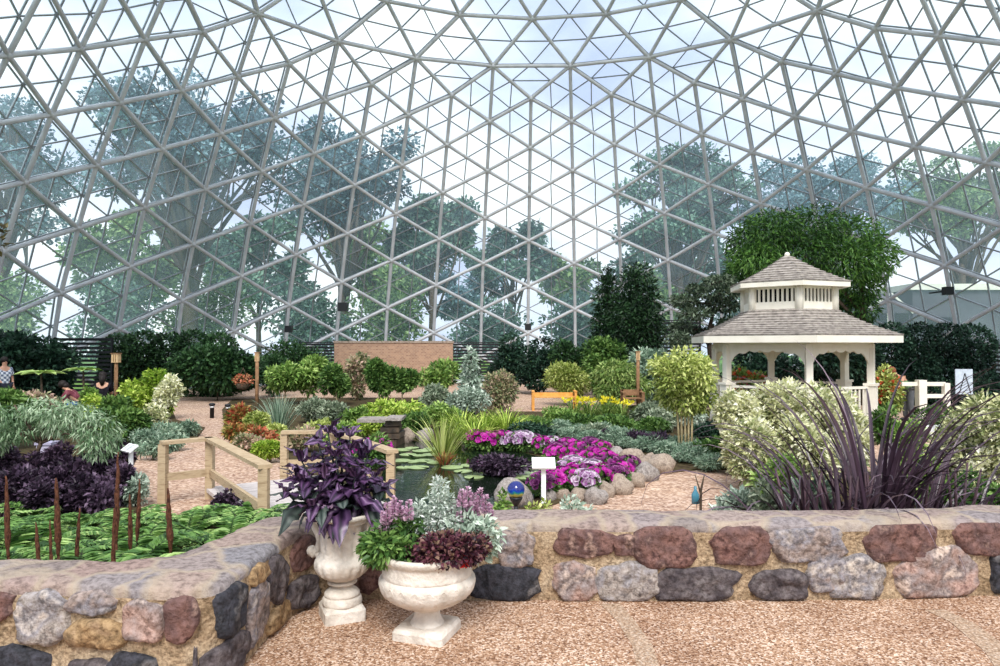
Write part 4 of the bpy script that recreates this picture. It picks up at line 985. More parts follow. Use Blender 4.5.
# purple shrubs
random.seed(3)
k = 0
PPL = ['leftmost dark purple leafy plant at the frame edge', 'dark purple plant below the leaning trunk', 'dark purple plant in front of the pale box', 'dark purple plant right of the pale box', 'dark purple plant left of the small white sign', 'dark purple plant touching the small white sign',
       'low dark purple plant just above the ferns at far left', 'low dark purple plant above the ferns, below the leaning trunk', 'low dark purple plant above the ferns, left of the tallest black cane', 'purple plant behind the pale box, in the silver tree\'s shade', 'dark purple plant behind, left of the path bend']
for (a, b2, t, d) in [(-14, 24, 448, 10.2), (16, 50, 452, 9.6), (36, 74, 462, 8.9), (58, 96, 452, 9.9), (84, 124, 450, 9.8), (104, 140, 458, 9.2), (-10, 38, 470, 8.3), (26, 78, 474, 8.1), (72, 120, 474, 8.3), (46, 80, 443, 10.8), (100, 134, 441, 11.3)]:
    bsh(PPL[k], a, b2, t, d, LM['purple'], 1500, .085, .6, name='purple_plant', cat='purple plant', k=7); k += 1
bsh('small dark purple plant by the bridge deck, behind the ferns', 215, 245, 488, 8.5, LM['purple'], 900, .06, .6, name='purple_plant', cat='purple plant')
bpy.data.objects
# silver cut-leaved weeping shrub with leaning trunk
d = 9.7
sw = thing('weeping_silver_shrub', 'silvery green weeping cut-leaved small tree with a leaning trunk at left', 'small tree', (AT(26, 470, d).x, d, GZ)); B = []
for (a, b2, y0, y1) in [(-24, 36, 404, 428), (16, 76, 398, 420), (50, 104, 402, 424), (84, 122, 412, 446), (-34, 6, 420, 456), (36, 92, 414, 436), (96, 124, 428, 456), (4, 40, 424, 440)]:
    p = AT(a, y0, d); q = AT(b2, y1, d); B.append(((p.x+q.x)/2-sw.location.x, random.uniform(-.3, .3), (p.z+q.z)/2-GZ, (q.x-p.x)/2, .4, (p.z-q.z)/2))
crown(B, 5200, .10, .2, leafmat('leaf_silver_green', [(74, 112, 66), (122, 158, 110), (176, 200, 160)]), 'foliage', sw, T_dia, .9, .6, shell=.4)
mb = MB(); mb.tube([(-.02, 0, -.03), (.03, 0, .35), (.2, 0, .75), (.3, 0, 1.05)], [.04, .034, .026, .015], 7)
for bl in B: mb.tube([(.2, 0, .75), (bl[0]*.6, bl[1], bl[2]+.15), bl[:3]], [.018, .012, .005], 5)
mb.build('trunk', M_bark, sw)
random.seed(21)
# ---- left middle ground
bsh('broad mid-green shrub behind the silver tree, right part', 90, 146, 402, 14.5, LM['mid'], 4200, .11)
bsh('mid-green shrub behind the silver tree at the left edge', -20, 42, 388, 14, LM['mid'], 3600, .12)
bsh('bright green leafy plant between the seated people', 84, 98, 386, 18.5, LM['light'], 1500, .13)
bsh('yellow-green plant in front of the leaning person', 84, 104, 394, 17.4, LM['lime'], 900, .12)
bsh('bright lime shrub right of the left lamp post', 130, 172, 371, 20, LM['lime'], 4200, .13)
bsh('olive mixed shrub at far left in front of the standing person', 8, 60, 384, 17, LM['pinkgrn'], 1800, .12)
bsh('low mid-green shrub in front of the lime shrub', 104, 132, 394, 16, LM['mid'], 2400, .12)
bsh('dark green shrub behind the people at far left', 22, 66, 352, 24, LM['deep'], 2600, .16)
for (a, b2, t, d, lb) in [(20, 62, 369, 19.5, 'broad-leaved palm-like plant with flat light crown at far left'), (66, 100, 366, 21, 'broad-leaved palm-like plant with flat light crown beside the seated person')]:
    o = thing('broad_leaf_plant', lb, 'plant', (AT((a+b2)/2, 380, d).x, d, GZ)); h = hpx(t, d); n = 9
    az = np.linspace(0, 2*PI, n, endpoint=False)+.3; c = Cloud(); V, Fc, rn = leafcloud(np.tile([0, 0, h-.12], (n, 1)), np.stack([np.cos(az), np.sin(az), np.full(n, .12)], 1), wpx(b2-a, d)*.55, .34, T_fold, None, .1); c.add(V, Fc, rn); c.build('foliage', LM['light'], o)
    mb = MB(); mb.tube([(0, 0, -.02), (.03, 0, h*.5), (0, 0, h-.1)], [.05, .035, .02], 6); mb.build('stem', M_bark, o)
# cream topiary
shrub('variegated_standard', 'cream and green variegated standard tree on a thin dark trunk by the left path', 'small tree', place(168, 17.2), wpx(32, 17.2), hpx(374, 17.2), 2600, .1, LM['cream'], .5, z0=hpx(412, 17.2), stem=hpx(414, 17.2), stemr=.03, trunk_mat=M_bark_dark)
bsh('cream variegated low bush left of the standard tree', 143, 168, 404, 16, LM['cream'], 1000, .09)
k = 0
for (a, b2, t, d) in [(134, 160, 428, 14), (148, 172, 424, 15), (164, 186, 424, 15.6), (178, 200, 422, 16.2), (142, 166, 436, 12.9), (160, 184, 434, 14)]:
    bsh(['blue-grey leafy clump at the left end of the path border', 'second blue-grey clump of the path border, below the cream bush', 'blue-grey clump at the foot of the standard tree', 'rightmost blue-grey clump of the border at the path bend', 'front blue-grey clump nearest the small white sign', 'front blue-grey clump in the middle of the border'][k], a, b2, t, d, LM['blue'], 1000, .1, .35, name='blue_grey_plant', cat='plant'); k += 1
bsh('silvery green clump below the small white sign', 126, 152, 474, 9.2, LM['silver'], 700, .07, name='silver_plant', cat='plant')
# ---- centre left
for (a, b2, t, d, mt, lb, Ln) in [(228, 250, 406, 16.8, 'croton', 'tall croton with red and orange leaves by the path bend', .16), (246, 268, 412, 15.6, 'ylw', 'yellow-green leafy plant right of the tall croton', .12), (230, 256, 424, 15, 'croton', 'low orange-red croton at the edge of the gravel', .13),
      (252, 276, 428, 14, 'orange', 'coral red leafed plant behind the bridge handrail', .12), (266, 292, 424, 14.6, 'ylw', 'yellow-green plant behind the bridge handrail', .11), (238, 262, 434, 13.6, 'pinkgrn', 'pinkish green low plant along the gravel edge', .1), (258, 284, 440, 12.6, 'lime', 'lime low plant beside the bridge handrail', .1),
      (286, 318, 428, 13.8, 'pinkgrn', 'pink-tinged plant behind the second handrail', .11), (306, 336, 418, 15, 'ylw', 'yellow-green plant in front of the grey shrubs', .11), (300, 330, 398, 19, 'grey', 'grey-green low shrub right of the blue grass', .11), (322, 352, 400, 18.4, 'grey', 'grey-green mounded shrub in the centre left', .11),
      (344, 372, 406, 17, 'light', 'light green shrub left of the waterfall slabs', .11), (370, 432, 397, 18.2, 'lime', 'wide feathery lime green shrub behind the waterfall ledge', .13), (350, 384, 414, 15.6, 'lime', 'low lime plant left of the waterfall ledge', .1), (330, 356, 422, 13.6, 'light', 'light green plant behind the dark purple urn plant', .1),
      (398, 432, 414, 15.8, 'mid', 'mid-green plant right of the waterfall ledge', .1), (362, 388, 432, 11.8, 'mid', 'mid-green plant at the end of the second handrail', .09), (426, 458, 404, 17.4, 'light', 'light green shrub at the pond back, left of the tufted grasses', .12)]:
    bsh(lb, a, b2, t, d, LM[mt], 1500, Ln, .45)
def tuft(label, px, d, top, wp, mat, n=90, w_=.02, name='grass_tuft', curl=1.0, z=GZ, bloom=None, mult=1.0):
    o = thing(name, label, 'ornamental grass' if name != 'daylily' else 'flowering plant', (AT(px, 400, d).x, d, z)); h = ZAT(top, d)-z
    c = ribbons(n, h*1.0*mult, h*1.35*mult, w_, R(48), R(88), curl, 6, wpx(wp, d)*.25); c.build('blades', mat, o)
    mb = MB(); mb.lathe([(.06, -.02), (.07, .04), (.03, .1)], 8); mb.build('stem', mat, o)
    if bloom:
        P = np.array([[random.gauss(0, wpx(wp, d)*.26), random.gauss(0, .15), h*random.uniform(.85, 1.02)] for q in range(14)]); cc = Cloud()
        for q in range(5): V, Fc, rn = leafcloud(P, rg.normal(0, .6, (14, 3))+[0, 0, .5], .11, .06); cc.add(V, Fc, rn)
        cc.build('blossoms', LM[bloom], o)
    return o
tuft('fine blue-green upright grass left of the grey shrubs', 279, 17, 400, 30, LM['blue'], 170, .022, curl=.45)
k = 0
for (px, d, t, wp) in [(462, 15.6, 410, 26), (484, 15.2, 412, 28), (506, 15.4, 408, 26), (474, 14.2, 420, 24)]:
    tuft(['feathery lime grass tuft, left of three at the pond back', 'feathery lime grass tuft, middle one at the pond back', 'feathery lime grass tuft, right one at the pond back', 'lime grass tuft in front, just above the back petunias'][k], px, d, t, wp, LM['lime'], 150, .03, curl=1.2); k += 1
tuft('yellow-green reed tuft standing in the pond with rusty base', 443, 12.6, 420, 20, LM['ylw'], 90, .03, curl=.5)
tuft('rust coloured short reed tuft at the foot of the yellow-green reeds', 444, 12.2, 452, 16, LM['croton'], 60, .025, curl=.7)
# young trees row
k = 0
for (a, b2, t, d, mt, lb) in [(270, 300, 360, 25, 'light', 'young light green tree, leftmost of the back row'), (296, 330, 357, 25.5, 'light', 'young light green tree right of the leftmost, back row'), (322, 352, 359, 24.5, 'mid', 'young tree with pale trunk below the brick wall\'s left end'), (368, 392, 356, 25, 'mid', 'young dense tree in front of the brick wall, left of two'),
      (390, 415, 362, 25, 'mid', 'young dense tree in front of the brick wall, right of two'), (345, 368, 352, 27, 'pinkgrn', 'thin coppery sapling in front of the brick wall'), (418, 456, 352, 26.5, 'light', 'loose light green small tree at the brick wall\'s right end')]:
    shrub('young_tree', lb, 'small tree', place((a+b2)/2, d), wpx(b2-a, d)*1.35, hpx(t-1, d), 3000, .17, LM[mt], .5, z0=hpx(400, d), stem=hpx(392, d), k=12, big=.36, stemr=.035, trunk_mat=M_bark_pale)
bsh('pinkish variegated shrub with red tips left of the bench', 480, 520, 362, 20, LM['pinkgrn'], 2600, .11)
bsh('pale silvery bush at the foot of the silvery conifer', 448, 486, 384, 19.4, LM['silver'], 2000, .1)
bsh('pale green bush in front of the brick wall\'s right end', 420, 452, 386, 21, LM['grey'], 1600, .11)
bsh('loose yellow-green willowy shrub behind the bench', 546, 594, 352, 24.6, LM['ylw'], 3400, .16, .3)
bsh('drooping mid-green willowy shrub right of the bench', 584, 644, 357, 24, leafmat('leaf_willow', [(96, 134, 52), (138, 170, 78), (180, 200, 112)]), 5000, .17, .28, droop=.7)
# ---- centre right bank
k = 0
for (a, b2, t, d, mt, lb) in [(512, 548, 416, 16.4, 'mid', 'mid-green plant below the yellow bench'), (540, 575, 408, 18, 'light', 'light green plant just in front of the bench'), (506, 552, 424, 14.6, 'deep', 'dark green leafy plant above the back petunias, right end'), (560, 600, 414, 17.4, 'mid', 'mid-green clump left below the yellow lilies'), (596, 634, 414, 17, 'mid', 'mid-green clump right below the yellow lilies'),
      (572, 612, 424, 15.6, 'grey', 'grey-green mound in the middle of the bank'), (630, 662, 400, 18.6, 'grey', 'grey-green plant below the right lamp post'), (644, 676, 408, 17, 'grey', 'grey-green plant left of the multi-stemmed tree top'), (632, 668, 420, 15.4, 'mid', 'mid-green plant left of the pale stems'), (692, 724, 420, 15, 'deep', 'dark green shrub right of the pale stems'),
      (700, 740, 436, 12.6, 'mid', 'mid-green shrub at the foot of the cream bushes'), (628, 648, 432, 14.4, 'purple', 'dark purple plant in the bank above the blue-grey border'), (646, 672, 434, 14, 'purple', 'dark purple-green plant left of the pale stems\' foot'), (596, 620, 430, 15, 'purple', 'dusky purple plant in the middle of the bank'), (676, 704, 398, 17.6, 'silver', 'pale silvery plant behind the multi-stemmed tree')]:
    bsh(lb, a, b2, t, d, LM[mt], 1500, .11, .42)
k = 0
for (px, d, t) in [(574, 19, 399), (590, 18.8, 400), (606, 19, 399), (622, 18.8, 401)]:
    tuft(['yellow-flowered daylily clump, leftmost', 'yellow-flowered daylily clump, second from the left', 'yellow-flowered daylily clump, third from the left', 'yellow-flowered daylily clump, rightmost by the lamp post'][k], px, d, t, 20, LM['light'], 90, .03, 'daylily', bloom='yellow'); k += 1
# blue-grey border
pr = None
for i in range(26):
    t = i/25; x = 560+160*t+random.uniform(-4, 4); y = 437+32*t+random.uniform(-6, 5)-5*math.sin(PI*t)
    p = G(x, y)
    if pr is None:
        pr = thing('blue_grey_border_plant', 'blue-grey mounded plant in the long border above the pond rocks', 'plant', tuple(p), 0, 'blue-grey border plants'); Bq = blobs_for(.75, .6, .42, 0, 6, big=.55)
        crown(Bq, 1500, .1, .22, LM['blue'], 'foliage', pr); o = pr
        mbq = MB(); stems(mbq, (0, 0, 0), Bq, .12, .012); mbq.build('stem', M_bark, pr)
    else: o = copy_tree(pr)
    o.location = p; o.rotation_euler = (0, 0, random.uniform(0, 6)); s_ = random.uniform(.8, 1.15); o.scale = (s_, s_, s_*random.uniform(.5, .9))
# ---- petunias
def petunia(mat, seed, nb):
    r = np.random.default_rng(seed); o = thing('petunia', '', 'flowering plant'); B_ = [(0, 0, .1, .2, .2, .12)]
    crown(B_, 300, .06, .55, LM['mid'], 'foliage', o)
    th = r.uniform(0, 2*PI, nb); ph = r.uniform(.15, 1.2, nb); V = []; Fc = []; rn = []
    for i in range(nb):
        u = np.array([math.cos(th[i])*math.cos(ph[i]), math.sin(th[i])*math.cos(ph[i])-.25, math.sin(ph[i])]); u /= np.linalg.norm(u); c_ = np.array([u[0]*.2, u[1]*.2, .1+u[2]*.15])
        a = np.cross(u, [0, 0, 1.]); a /= np.linalg.norm(a)+1e-6; b2 = np.cross(u, a); b0 = len(V); V.append(c_-u*.015); x = r.random(); rn.append(.0)
        for q in range(10):
            t = 2*PI*q/10; rad = .048 if q % 2 == 0 else .040; V.append(c_+(a*math.cos(t)+b2*math.sin(t))*rad+u*.012); rn.append(x)
        Fc += [(b0, b0+1+q, b0+1+(q+1) % 10) for q in range(10)]
    npmesh('blossoms', V, Fc, LM[mat], o, rn); return o
PT = {m_: [petunia(m_, 5+i*3+len(m_), 30) for i in range(2)] for m_ in ('magenta', 'whitep', 'violet')}
cnt = {k_: 0 for k_ in PT}
def put_pet(px, py, m_, label, grp, s_=1.):
    i = cnt[m_]; o = PT[m_][i] if i < 2 else copy_tree(PT[m_][i % 2]); cnt[m_] += 1
    p = G(px, py); o.location = (p.x, p.y, GZ+.03+random.uniform(0, .06)); o.rotation_euler = (0, 0, random.uniform(-.6, .6)); o.scale = (s_*1.1,)*3; o['label'] = label; o['group'] = grp
nmz = {'magenta': 'magenta', 'whitep': 'white', 'violet': 'dark violet'}
for (x, y, m_) in [(476, 450, 'magenta'), (484, 451, 'magenta'), (494, 451, 'magenta'), (503, 450, 'magenta'), (514, 452, 'whitep'), (524, 453, 'whitep')]:
    put_pet(x, y, m_, nmz[m_]+' petunia plant in the row along the back of the pond', nmz[m_]+' petunias at the pond back', 1.25)
for (x, y, m_) in [(534, 452, 'violet'), (543, 455, 'magenta'), (552, 455, 'whitep'), (560, 460, 'violet'), (568, 457, 'magenta'), (578, 462, 'magenta'), (588, 464, 'violet'), (598, 468, 'magenta'), (606, 472, 'magenta'), (556, 466, 'magenta'), (566, 468, 'magenta'), (577, 471, 'magenta'), (588, 474, 'magenta'), (598, 478, 'violet'), (610, 480, 'violet'),
                   (620, 482, 'magenta'), (573, 478, 'whitep'), (582, 480, 'whitep'), (592, 484, 'whitep'), (603, 486, 'magenta'), (614, 488, 'violet'), (566, 484, 'whitep'), (576, 487, 'magenta'), (587, 490, 'violet'), (598, 491, 'magenta'), (562, 491, 'magenta'), (572, 494, 'magenta'), (584, 496, 'whitep'), (552, 496, 'magenta'), (542, 498, 'violet'), (628, 476, 'violet'), (590, 456, 'violet'), (600, 460, 'magenta')]:
    put_pet(x, y, m_, nmz[m_]+' petunia plant in the big patch between pond and rocks', nmz[m_]+' petunias in the big patch', 1.05)
for (x, y) in [(368, 466), (376, 464)]: put_pet(x, y, 'magenta', 'magenta petunia plant behind the purple urn plant, by the handrail', 'magenta petunias by the handrail', 1.4)
bsh('dark purple and pink plant on a green mat in the middle of the pond', 472, 522, 452, 11.2, LM['purple'], 1600, .08, .6, name='pond_plant', cat='pond plant')
bsh('small mixed green plant behind the wall, right of the gazing ball', 526, 556, 494, 7.4, LM['ylw'], 700, .06)
bsh('small white-speckled green plant on the wall side, left of the rocks', 556, 592, 497, 7.2, LM['silver'], 800, .06)
bsh('small green plant below the gazing ball', 492, 512, 492, 7.0, LM['light'], 600, .06)
# lily pads
mb = MB(); n = 18; V = [(0, 0, .004)]+[(.5*math.cos(t), .5*math.sin(t), 0) for t in np.linspace(.2, 2*PI-.2, n)]+[(0, 0, -.012)]+[(.48*math.cos(t), .48*math.sin(t), -.012) for t in np.linspace(.2, 2*PI-.2, n)]
mb.add(V, [(0, i, i+1) for i in range(1, n)]+[(i, n+1+i, n+2+i, i+1) for i in range(1, n)])
lp = mb.build('lily_pad', noise_mat('lily_pad_green', [(126, 150, 96), (178, 196, 140)], 5., .4, .4))
for i, (x, y) in enumerate([(402, 452), (412, 450), (422, 453), (432, 451), (408, 457), (420, 458), (431, 457), (400, 463), (412, 464), (424, 463), (436, 465), (404, 470), (452, 470), (463, 474), (470, 468), (530, 470), (536, 476), (524, 480), (474, 480), (418, 470)]):
    o = lp if i == 0 else lp.copy()
    if i: C.objects.link(o)
    p = G(x, y); s_ = random.uniform(.26, .4); o.location = (p.x, p.y, GZ+.05); o.scale = (s_, s_, 1); o.rotation_euler = (0, 0, i*1.3)
    tag(o, 'round green lily pad floating on the dark pond', 'lily pad', 'lily pads on the pond')
# ---- right side
d = 13.5
mt_ = thing('multi_stem_tree', 'small yellow-green tree with several pale slender trunks left of the cream shrubs', 'small tree', (AT(685, 440, d).x, d, GZ)); B = []
for (a, b2, y0, y1) in [(654, 688, 362, 392), (664, 704, 348, 380), (684, 714, 358, 392), (660, 684, 380, 408), (684, 716, 380, 412), (672, 700, 388, 416), (652, 670, 358, 376)]:
    p = AT(a, y0, d); q = AT(b2, y1, d); B.append(((p.x+q.x)/2-mt_.location.x, random.uniform(-.2, .2), (p.z+q.z)/2-GZ, (q.x-p.x)/2*1.1, .4, (p.z-q.z)/2*1.1))
crown(B, 4200, .11, .45, LM['ylw'], 'foliage', mt_, droop=.3, shell=.35)
for q in range(5):
    mb = MB(); x = (q-2)*.055; bl = B[q]; mb.tube([(x, random.uniform(-.06, .06), -.03), (x*1.3, 0, .8), (bl[0], bl[1], bl[2])], [.024, .02, .01], 6); mb.build('trunk', M_bark_pale, mt_)
k = 0
for (a, b2, t, d, lb) in [(712, 764, 388, 11.4, 'cream variegated shrub, leftmost of the big mass below the gazebo'), (744, 800, 364, 11.9, 'tallest cream variegated shrub in front of the gazebo\'s left bay'), (786, 850, 372, 11.6, 'cream variegated shrub in front of the gazebo\'s front column'), (726, 780, 412, 10.3, 'low cream variegated shrub at the front left of the mass'),
      (776, 834, 414, 10.2, 'low cream variegated shrub at the front centre of the mass'), (826, 866, 400, 11.3, 'cream variegated shrub at the right end of the mass, behind dark grass'), (962, 1040, 390, 8.8, 'cream variegated shrub at the right edge of the frame'), (934, 984, 412, 9.4, 'cream variegated shrub behind the right side of the dark grass')]:
    bsh(lb, a, b2, t, d, LM['cream'], 4200, .1, .48, name='variegated_shrub', cat='variegated shrub', k=11)
for (a, b2, t, d, mt, lb) in [(872, 898, 400, 12.5, 'mid', 'mid-green plant behind the upright dark canes'), (894, 922, 412, 11, 'light', 'green leafy plant right of the dark canes, near the path'), (760, 800, 452, 8.2, 'light', 'bright green plant under the cream shrubs, behind the dark grass'), (714, 752, 486, 6.9, 'silver', 'silvery groundcover just behind the wall, left of the dark grass'),
      (738, 776, 480, 6.6, 'grey', 'grey-green groundcover behind the wall under the dark grass tips'), (784, 826, 470, 6.7, 'blue', 'blue-grey leafy plant behind the wall within the dark grass'), (930, 968, 470, 7.6, 'mid', 'green plant behind the wall at the right of the dark grass'), (906, 934, 450, 8.4, 'light', 'bright green low plant right of the dark canes'), (960, 1010, 466, 7.4, 'mid', 'green plant under the cream shrub at the right edge')]:
    bsh(lb, a, b2, t, d, LM[mt], 1500, .085, .45)
for i, (x, y) in enumerate([(927, 428), (940, 424)]):
    p = G(x, y+12); o = thing('white_planter', ['white round planter with green plant right of the gazebo, nearer one', 'white round planter with green plant right of the gazebo, farther one'][i], 'planter', tuple(p))
    mb = MB(); mb.lathe([(.14, 0), (.2, .2), (.24, .36), (.22, .36), (.18, .3)], 18); mb.build('pot', M_sign, o)
    crown([(0, 0, .5, .26, .26, .2)], 320, .12, .5, LM['mid'], 'foliage', o)

# dark purple fountain grass
def fgrass(label, px, d, n, L0, L1, curl, w_=.034, seed=1, el=(45, 88), group=None):
    r = np.random.default_rng(seed); o = thing('fountain_grass_clump', label, 'ornamental grass', (AT(px, 500, d).x, d, GZ))
    ribbons(n, L0, L1, w_, R(el[0]), R(el[1]), curl, 12, .16, r).build('blades', LM['grassp'], o)
    mb = MB()
    for q in range(7):
        a = r.uniform(0, 6.28); x, y = .1*math.cos(a), .1*math.sin(a); mb.tube([(x, y, -.02), (x*1.5, y*1.5, .7), (x*2.3, y*2.3, 1.05)], [.016, .013, .008], 6)
    mb.build('cane', noise_mat('purple_cane', [(42, 28, 34), (92, 68, 76)], 10., .5, .3), o); return o
fgrass('dark purple fountain grass clump, leftmost, arching far to the left', 804, 6.0, 44, 1.3, 2.2, 1.7, seed=2, el=(44, 84))
fgrass('dark purple fountain grass clump left of the upright canes', 846, 5.9, 54, 1.5, 2.4, 1.2, seed=3, el=(58, 88))
fgrass('dark purple fountain grass clump with the tallest upright canes', 876, 6.0, 60, 1.5, 2.4, .9, .05, seed=4, el=(70, 90))
fgrass('dark purple fountain grass clump, right of the upright canes', 916, 6.1, 40, 1.3, 2.0, 1.5, seed=5, el=(60, 87))
fgrass('smaller dark purple fountain grass clump at the right, arching over the wall', 956, 6.2, 26, 1.2, 1.8, 1.8, seed=6, el=(55, 84))

# ================================================================== URNS
M_urn = noise_mat('aged_white_cast_stone', [(196, 186, 172), (216, 207, 194), (228, 220, 208), (234, 228, 218)], 6., .75, .25, bump=.5, bscale=40, detail=9, fine=14, famt=.28)
M_pot_soil = noise_mat('potting_soil', [(40, 30, 24), (70, 56, 44)], 20., .95, .05)
def plinth(mb, half, h, rot, bev=.012):
    c, s_ = math.cos(rot), math.sin(rot); V = []
    prof = [(half, 0), (half, h-bev*2), (half-bev, h-bev*.4), (half-bev*2.5, h)]
    nn_ = 8; P = []
    for hw_, z in prof:
        rr = .018
        for q in range(4):
            cx = (hw_-rr)*(1, -1, -1, 1)[q]; cy = (hw_-rr)*(1, 1, -1, -1)[q]
            for k_ in range(5):
                a = q*PI/2+k_*PI/8; x = cx+rr*math.cos(a); y = cy+rr*math.sin(a); P.append((x*c-y*s_, x*s_+y*c, z))
    n = 20; mb.add(P, [(i*n+j, i*n+(j+1) % n, (i+1)*n+(j+1) % n, (i+1)*n+j) for i in range(3) for j in range(n)]+[list(range(n))[::-1], list(range(3*n, 4*n))])
def dens(prof, k=3):
    pr = catmull([(a, b_, 0) for a, b_ in prof], k); return [(max(.003, p.x), p.y) for p in pr]
d1 = 4.3; u1 = thing('classical_urn', 'tall white stone urn with scroll handles holding a dark purple leafy plant', 'urn', (AT(342.5, 500, d1).x, d1, 0))
mb = MB(); plinth(mb, .122, .088, R(24)); mb.build('plinth', M_urn, u1)
foot = [(.118, .086), (.121, .10), (.116, .122), (.103, .132), (.107, .142), (.104, .155), (.088, .17), (.064, .183), (.056, .196), (.062, .204), (.086, .208), (.09, .216), (.085, .224), (.07, .23)]
mb = MB(); mb.lathe(dens(foot), 40); mb.build('pedestal', M_urn, u1)
def mod1(r, z, t):
    if .24 < z < .355: return r*(1+.075*abs(math.cos(8*t))*math.sin(PI*(z-.24)/.115))
    if .385 < z < .57: return r*(1+.085*(abs(math.cos(6*t))-.5)+.03*math.cos(12*t+z*70)*.8)
    if z > .6: return r*(1+.02*math.cos(12*t))
    return r
body = [(.07, .228), (.10, .242), (.132, .266), (.152, .30), (.163, .335), (.160, .356), (.142, .374), (.130, .395), (.126, .43), (.128, .48), (.133, .53), (.146, .572), (.165, .598), (.196, .612), (.207, .626), (.204, .64), (.19, .64), (.17, .60), (.15, .575), (.02, .572)]
mb = MB(); mb.lathe(dens(body, 3), 96, mod=mod1); mb.build('bowl', M_urn, u1)
mb = MB(); mb.lathe([(.11, .575), (.135, .60), (.01, .61)], 24); mb.build('soil', M_pot_soil, u1)
for s_ in (-1, 1):
    a = R(-12); ca, sa = math.cos(a)*s_, math.sin(a)*s_; mb = MB()
    pts = [(.16, .59), (.185, .565), (.178, .53), (.158, .49), (.15, .45), (.158, .41), (.172, .385), (.192, .372), (.205, .385), (.198, .402), (.184, .398)]
    mb.tube([(r*ca, r*sa, z) for r, z in pts], [.016, .024, .024, .021, .02, .022, .027, .03, .026, .018, .01], 12)
    mb.ball((.2*ca, .2*sa, .387), .034, 0, 12, 8); mb.tube([(.14*ca, .14*sa, .36), (.175*ca, .175*sa, .375)], [.03, .018], 10)
    mb.ball((.15*ca, .15*sa, .50), (.02, .02, .035), 0, 10, 6)
    mb.build('handle', M_urn, u1)
d2 = 4.05; u2 = thing('bowl_urn', 'low wide white stone bowl planter on a square foot with lilac flowers', 'urn', (AT(427.5, 500, d2).x, d2, 0))
mb = MB(); plinth(mb, .153, .066, R(-18)); mb.build('plinth', M_urn, u2)
def mod2(r, z, t):
    if .19 < z < .335: return r*(1+.016*abs(math.sin(11*t))**.6*math.sin(PI*(z-.19)/.145))
    if .352 < z < .425: return r*(1+.008*math.cos(34*t)*math.sin(z*220))
    return r
body2 = [(.10, .064), (.092, .078), (.078, .10), (.074, .13), (.086, .15), (.125, .168), (.185, .195), (.235, .228), (.262, .262), (.274, .30), (.273, .326), (.262, .338), (.254, .346), (.258, .356), (.254, .39), (.253, .42), (.258, .432), (.268, .442), (.277, .458), (.276, .474), (.262, .482), (.248, .476), (.24, .45), (.02, .44)]
mb = MB(); mb.lathe(dens(body2, 3), 110, mod=mod2); mb.build('bowl', M_urn, u2)
mb = MB(); mb.lathe([(.24, .44), (.235, .462), (.01, .47)], 24); mb.build('soil', M_pot_soil, u2)
mb = MB()
for q in range(22):   # arched leaf relief around the bulge
    t0 = 2*PI*q/22; pts = []
    for k_ in range(9):
        u = k_/8; t = t0+(u-.5)*2*PI/22*.92; z = .235+.085*math.sin(PI*u)**.7; r = .236+(.274-.236)*min(1, (z-.228)/.075)**.6; pts.append((r*math.cos(t), r*math.sin(t), z))
    mb.tube(pts, .0045, 5)
mb.build('relief', M_urn, u2)

# big leaves with vein shading
def bigleaf(c, P, h, L_, W_, el, curl, tw, r, dark):
    """P base, h horizontal heading, elevation el"""
    seg = 7; p = np.array(P, float); sd_ = np.array([-h[1], h[0], 0]); V = []; rn = []
    sd_ = sd_*math.cos(tw)+np.array([0, 0, math.sin(tw)])
    for k_ in range(seg+1):
        t = k_/seg; d = h*math.cos(el)+np.array([0, 0, math.sin(el)]); n_ = np.cross(sd_, d); n_ /= np.linalg.norm(n_)
        ww = W_*.5*(math.sin(PI*min(1, t*.93+.07)**.85))**.9 if k_ < seg else .0005
        if k_ == 0: ww = W_*.06
        rip = .012*L_/.16*math.sin(t*18)
        for q, (o_, lift, v_) in enumerate([(-1, .16, .15), (-.5, .10, .72), (0, 0, .02), (.5, .10, .72), (1, .16, .15)]):
            V.append(p+sd_*ww*o_+n_*(ww*lift*1.4+rip*abs(o_))); rn.append(np.clip(v_*dark+r.normal(0, .04)+.15*(dark-.5), 0, 1))
        p = p+d*L_/seg; el -= curl/seg*(.6+t)
    Fc = [(k_*5+q, k_*5+q+1, (k_+1)*5+q+1, (k_+1)*5+q) for k_ in range(seg) for q in range(4)]
    c.add(np.array(V), np.array(Fc), np.array(rn))
r = np.random.default_rng(77)
ps = thing('persian_shield_plant', 'dark purple plant with long glossy pointed leaves spilling over the tall urn', 'potted plant', (u1.location.x-.07, d1, .59))
cA, cB = Cloud(), Cloud(); mb = MB()
heads = [(-.02, 0, .53), (.11, .02, .50), (-.17, -.04, .36), (.22, .03, .40), (.05, -.10, .40), (-.10, .08, .45), (.17, -.12, .28), (-.22, .08, .24), (.0, -.16, .28), (.27, -.02, .26), (-.13, -.15, .25), (.16, .14, .36), (.02, .12, .48), (-.26, -.03, .17), (.30, .06, .16), (.10, -.20, .16), (-.06, -.21, .13)]
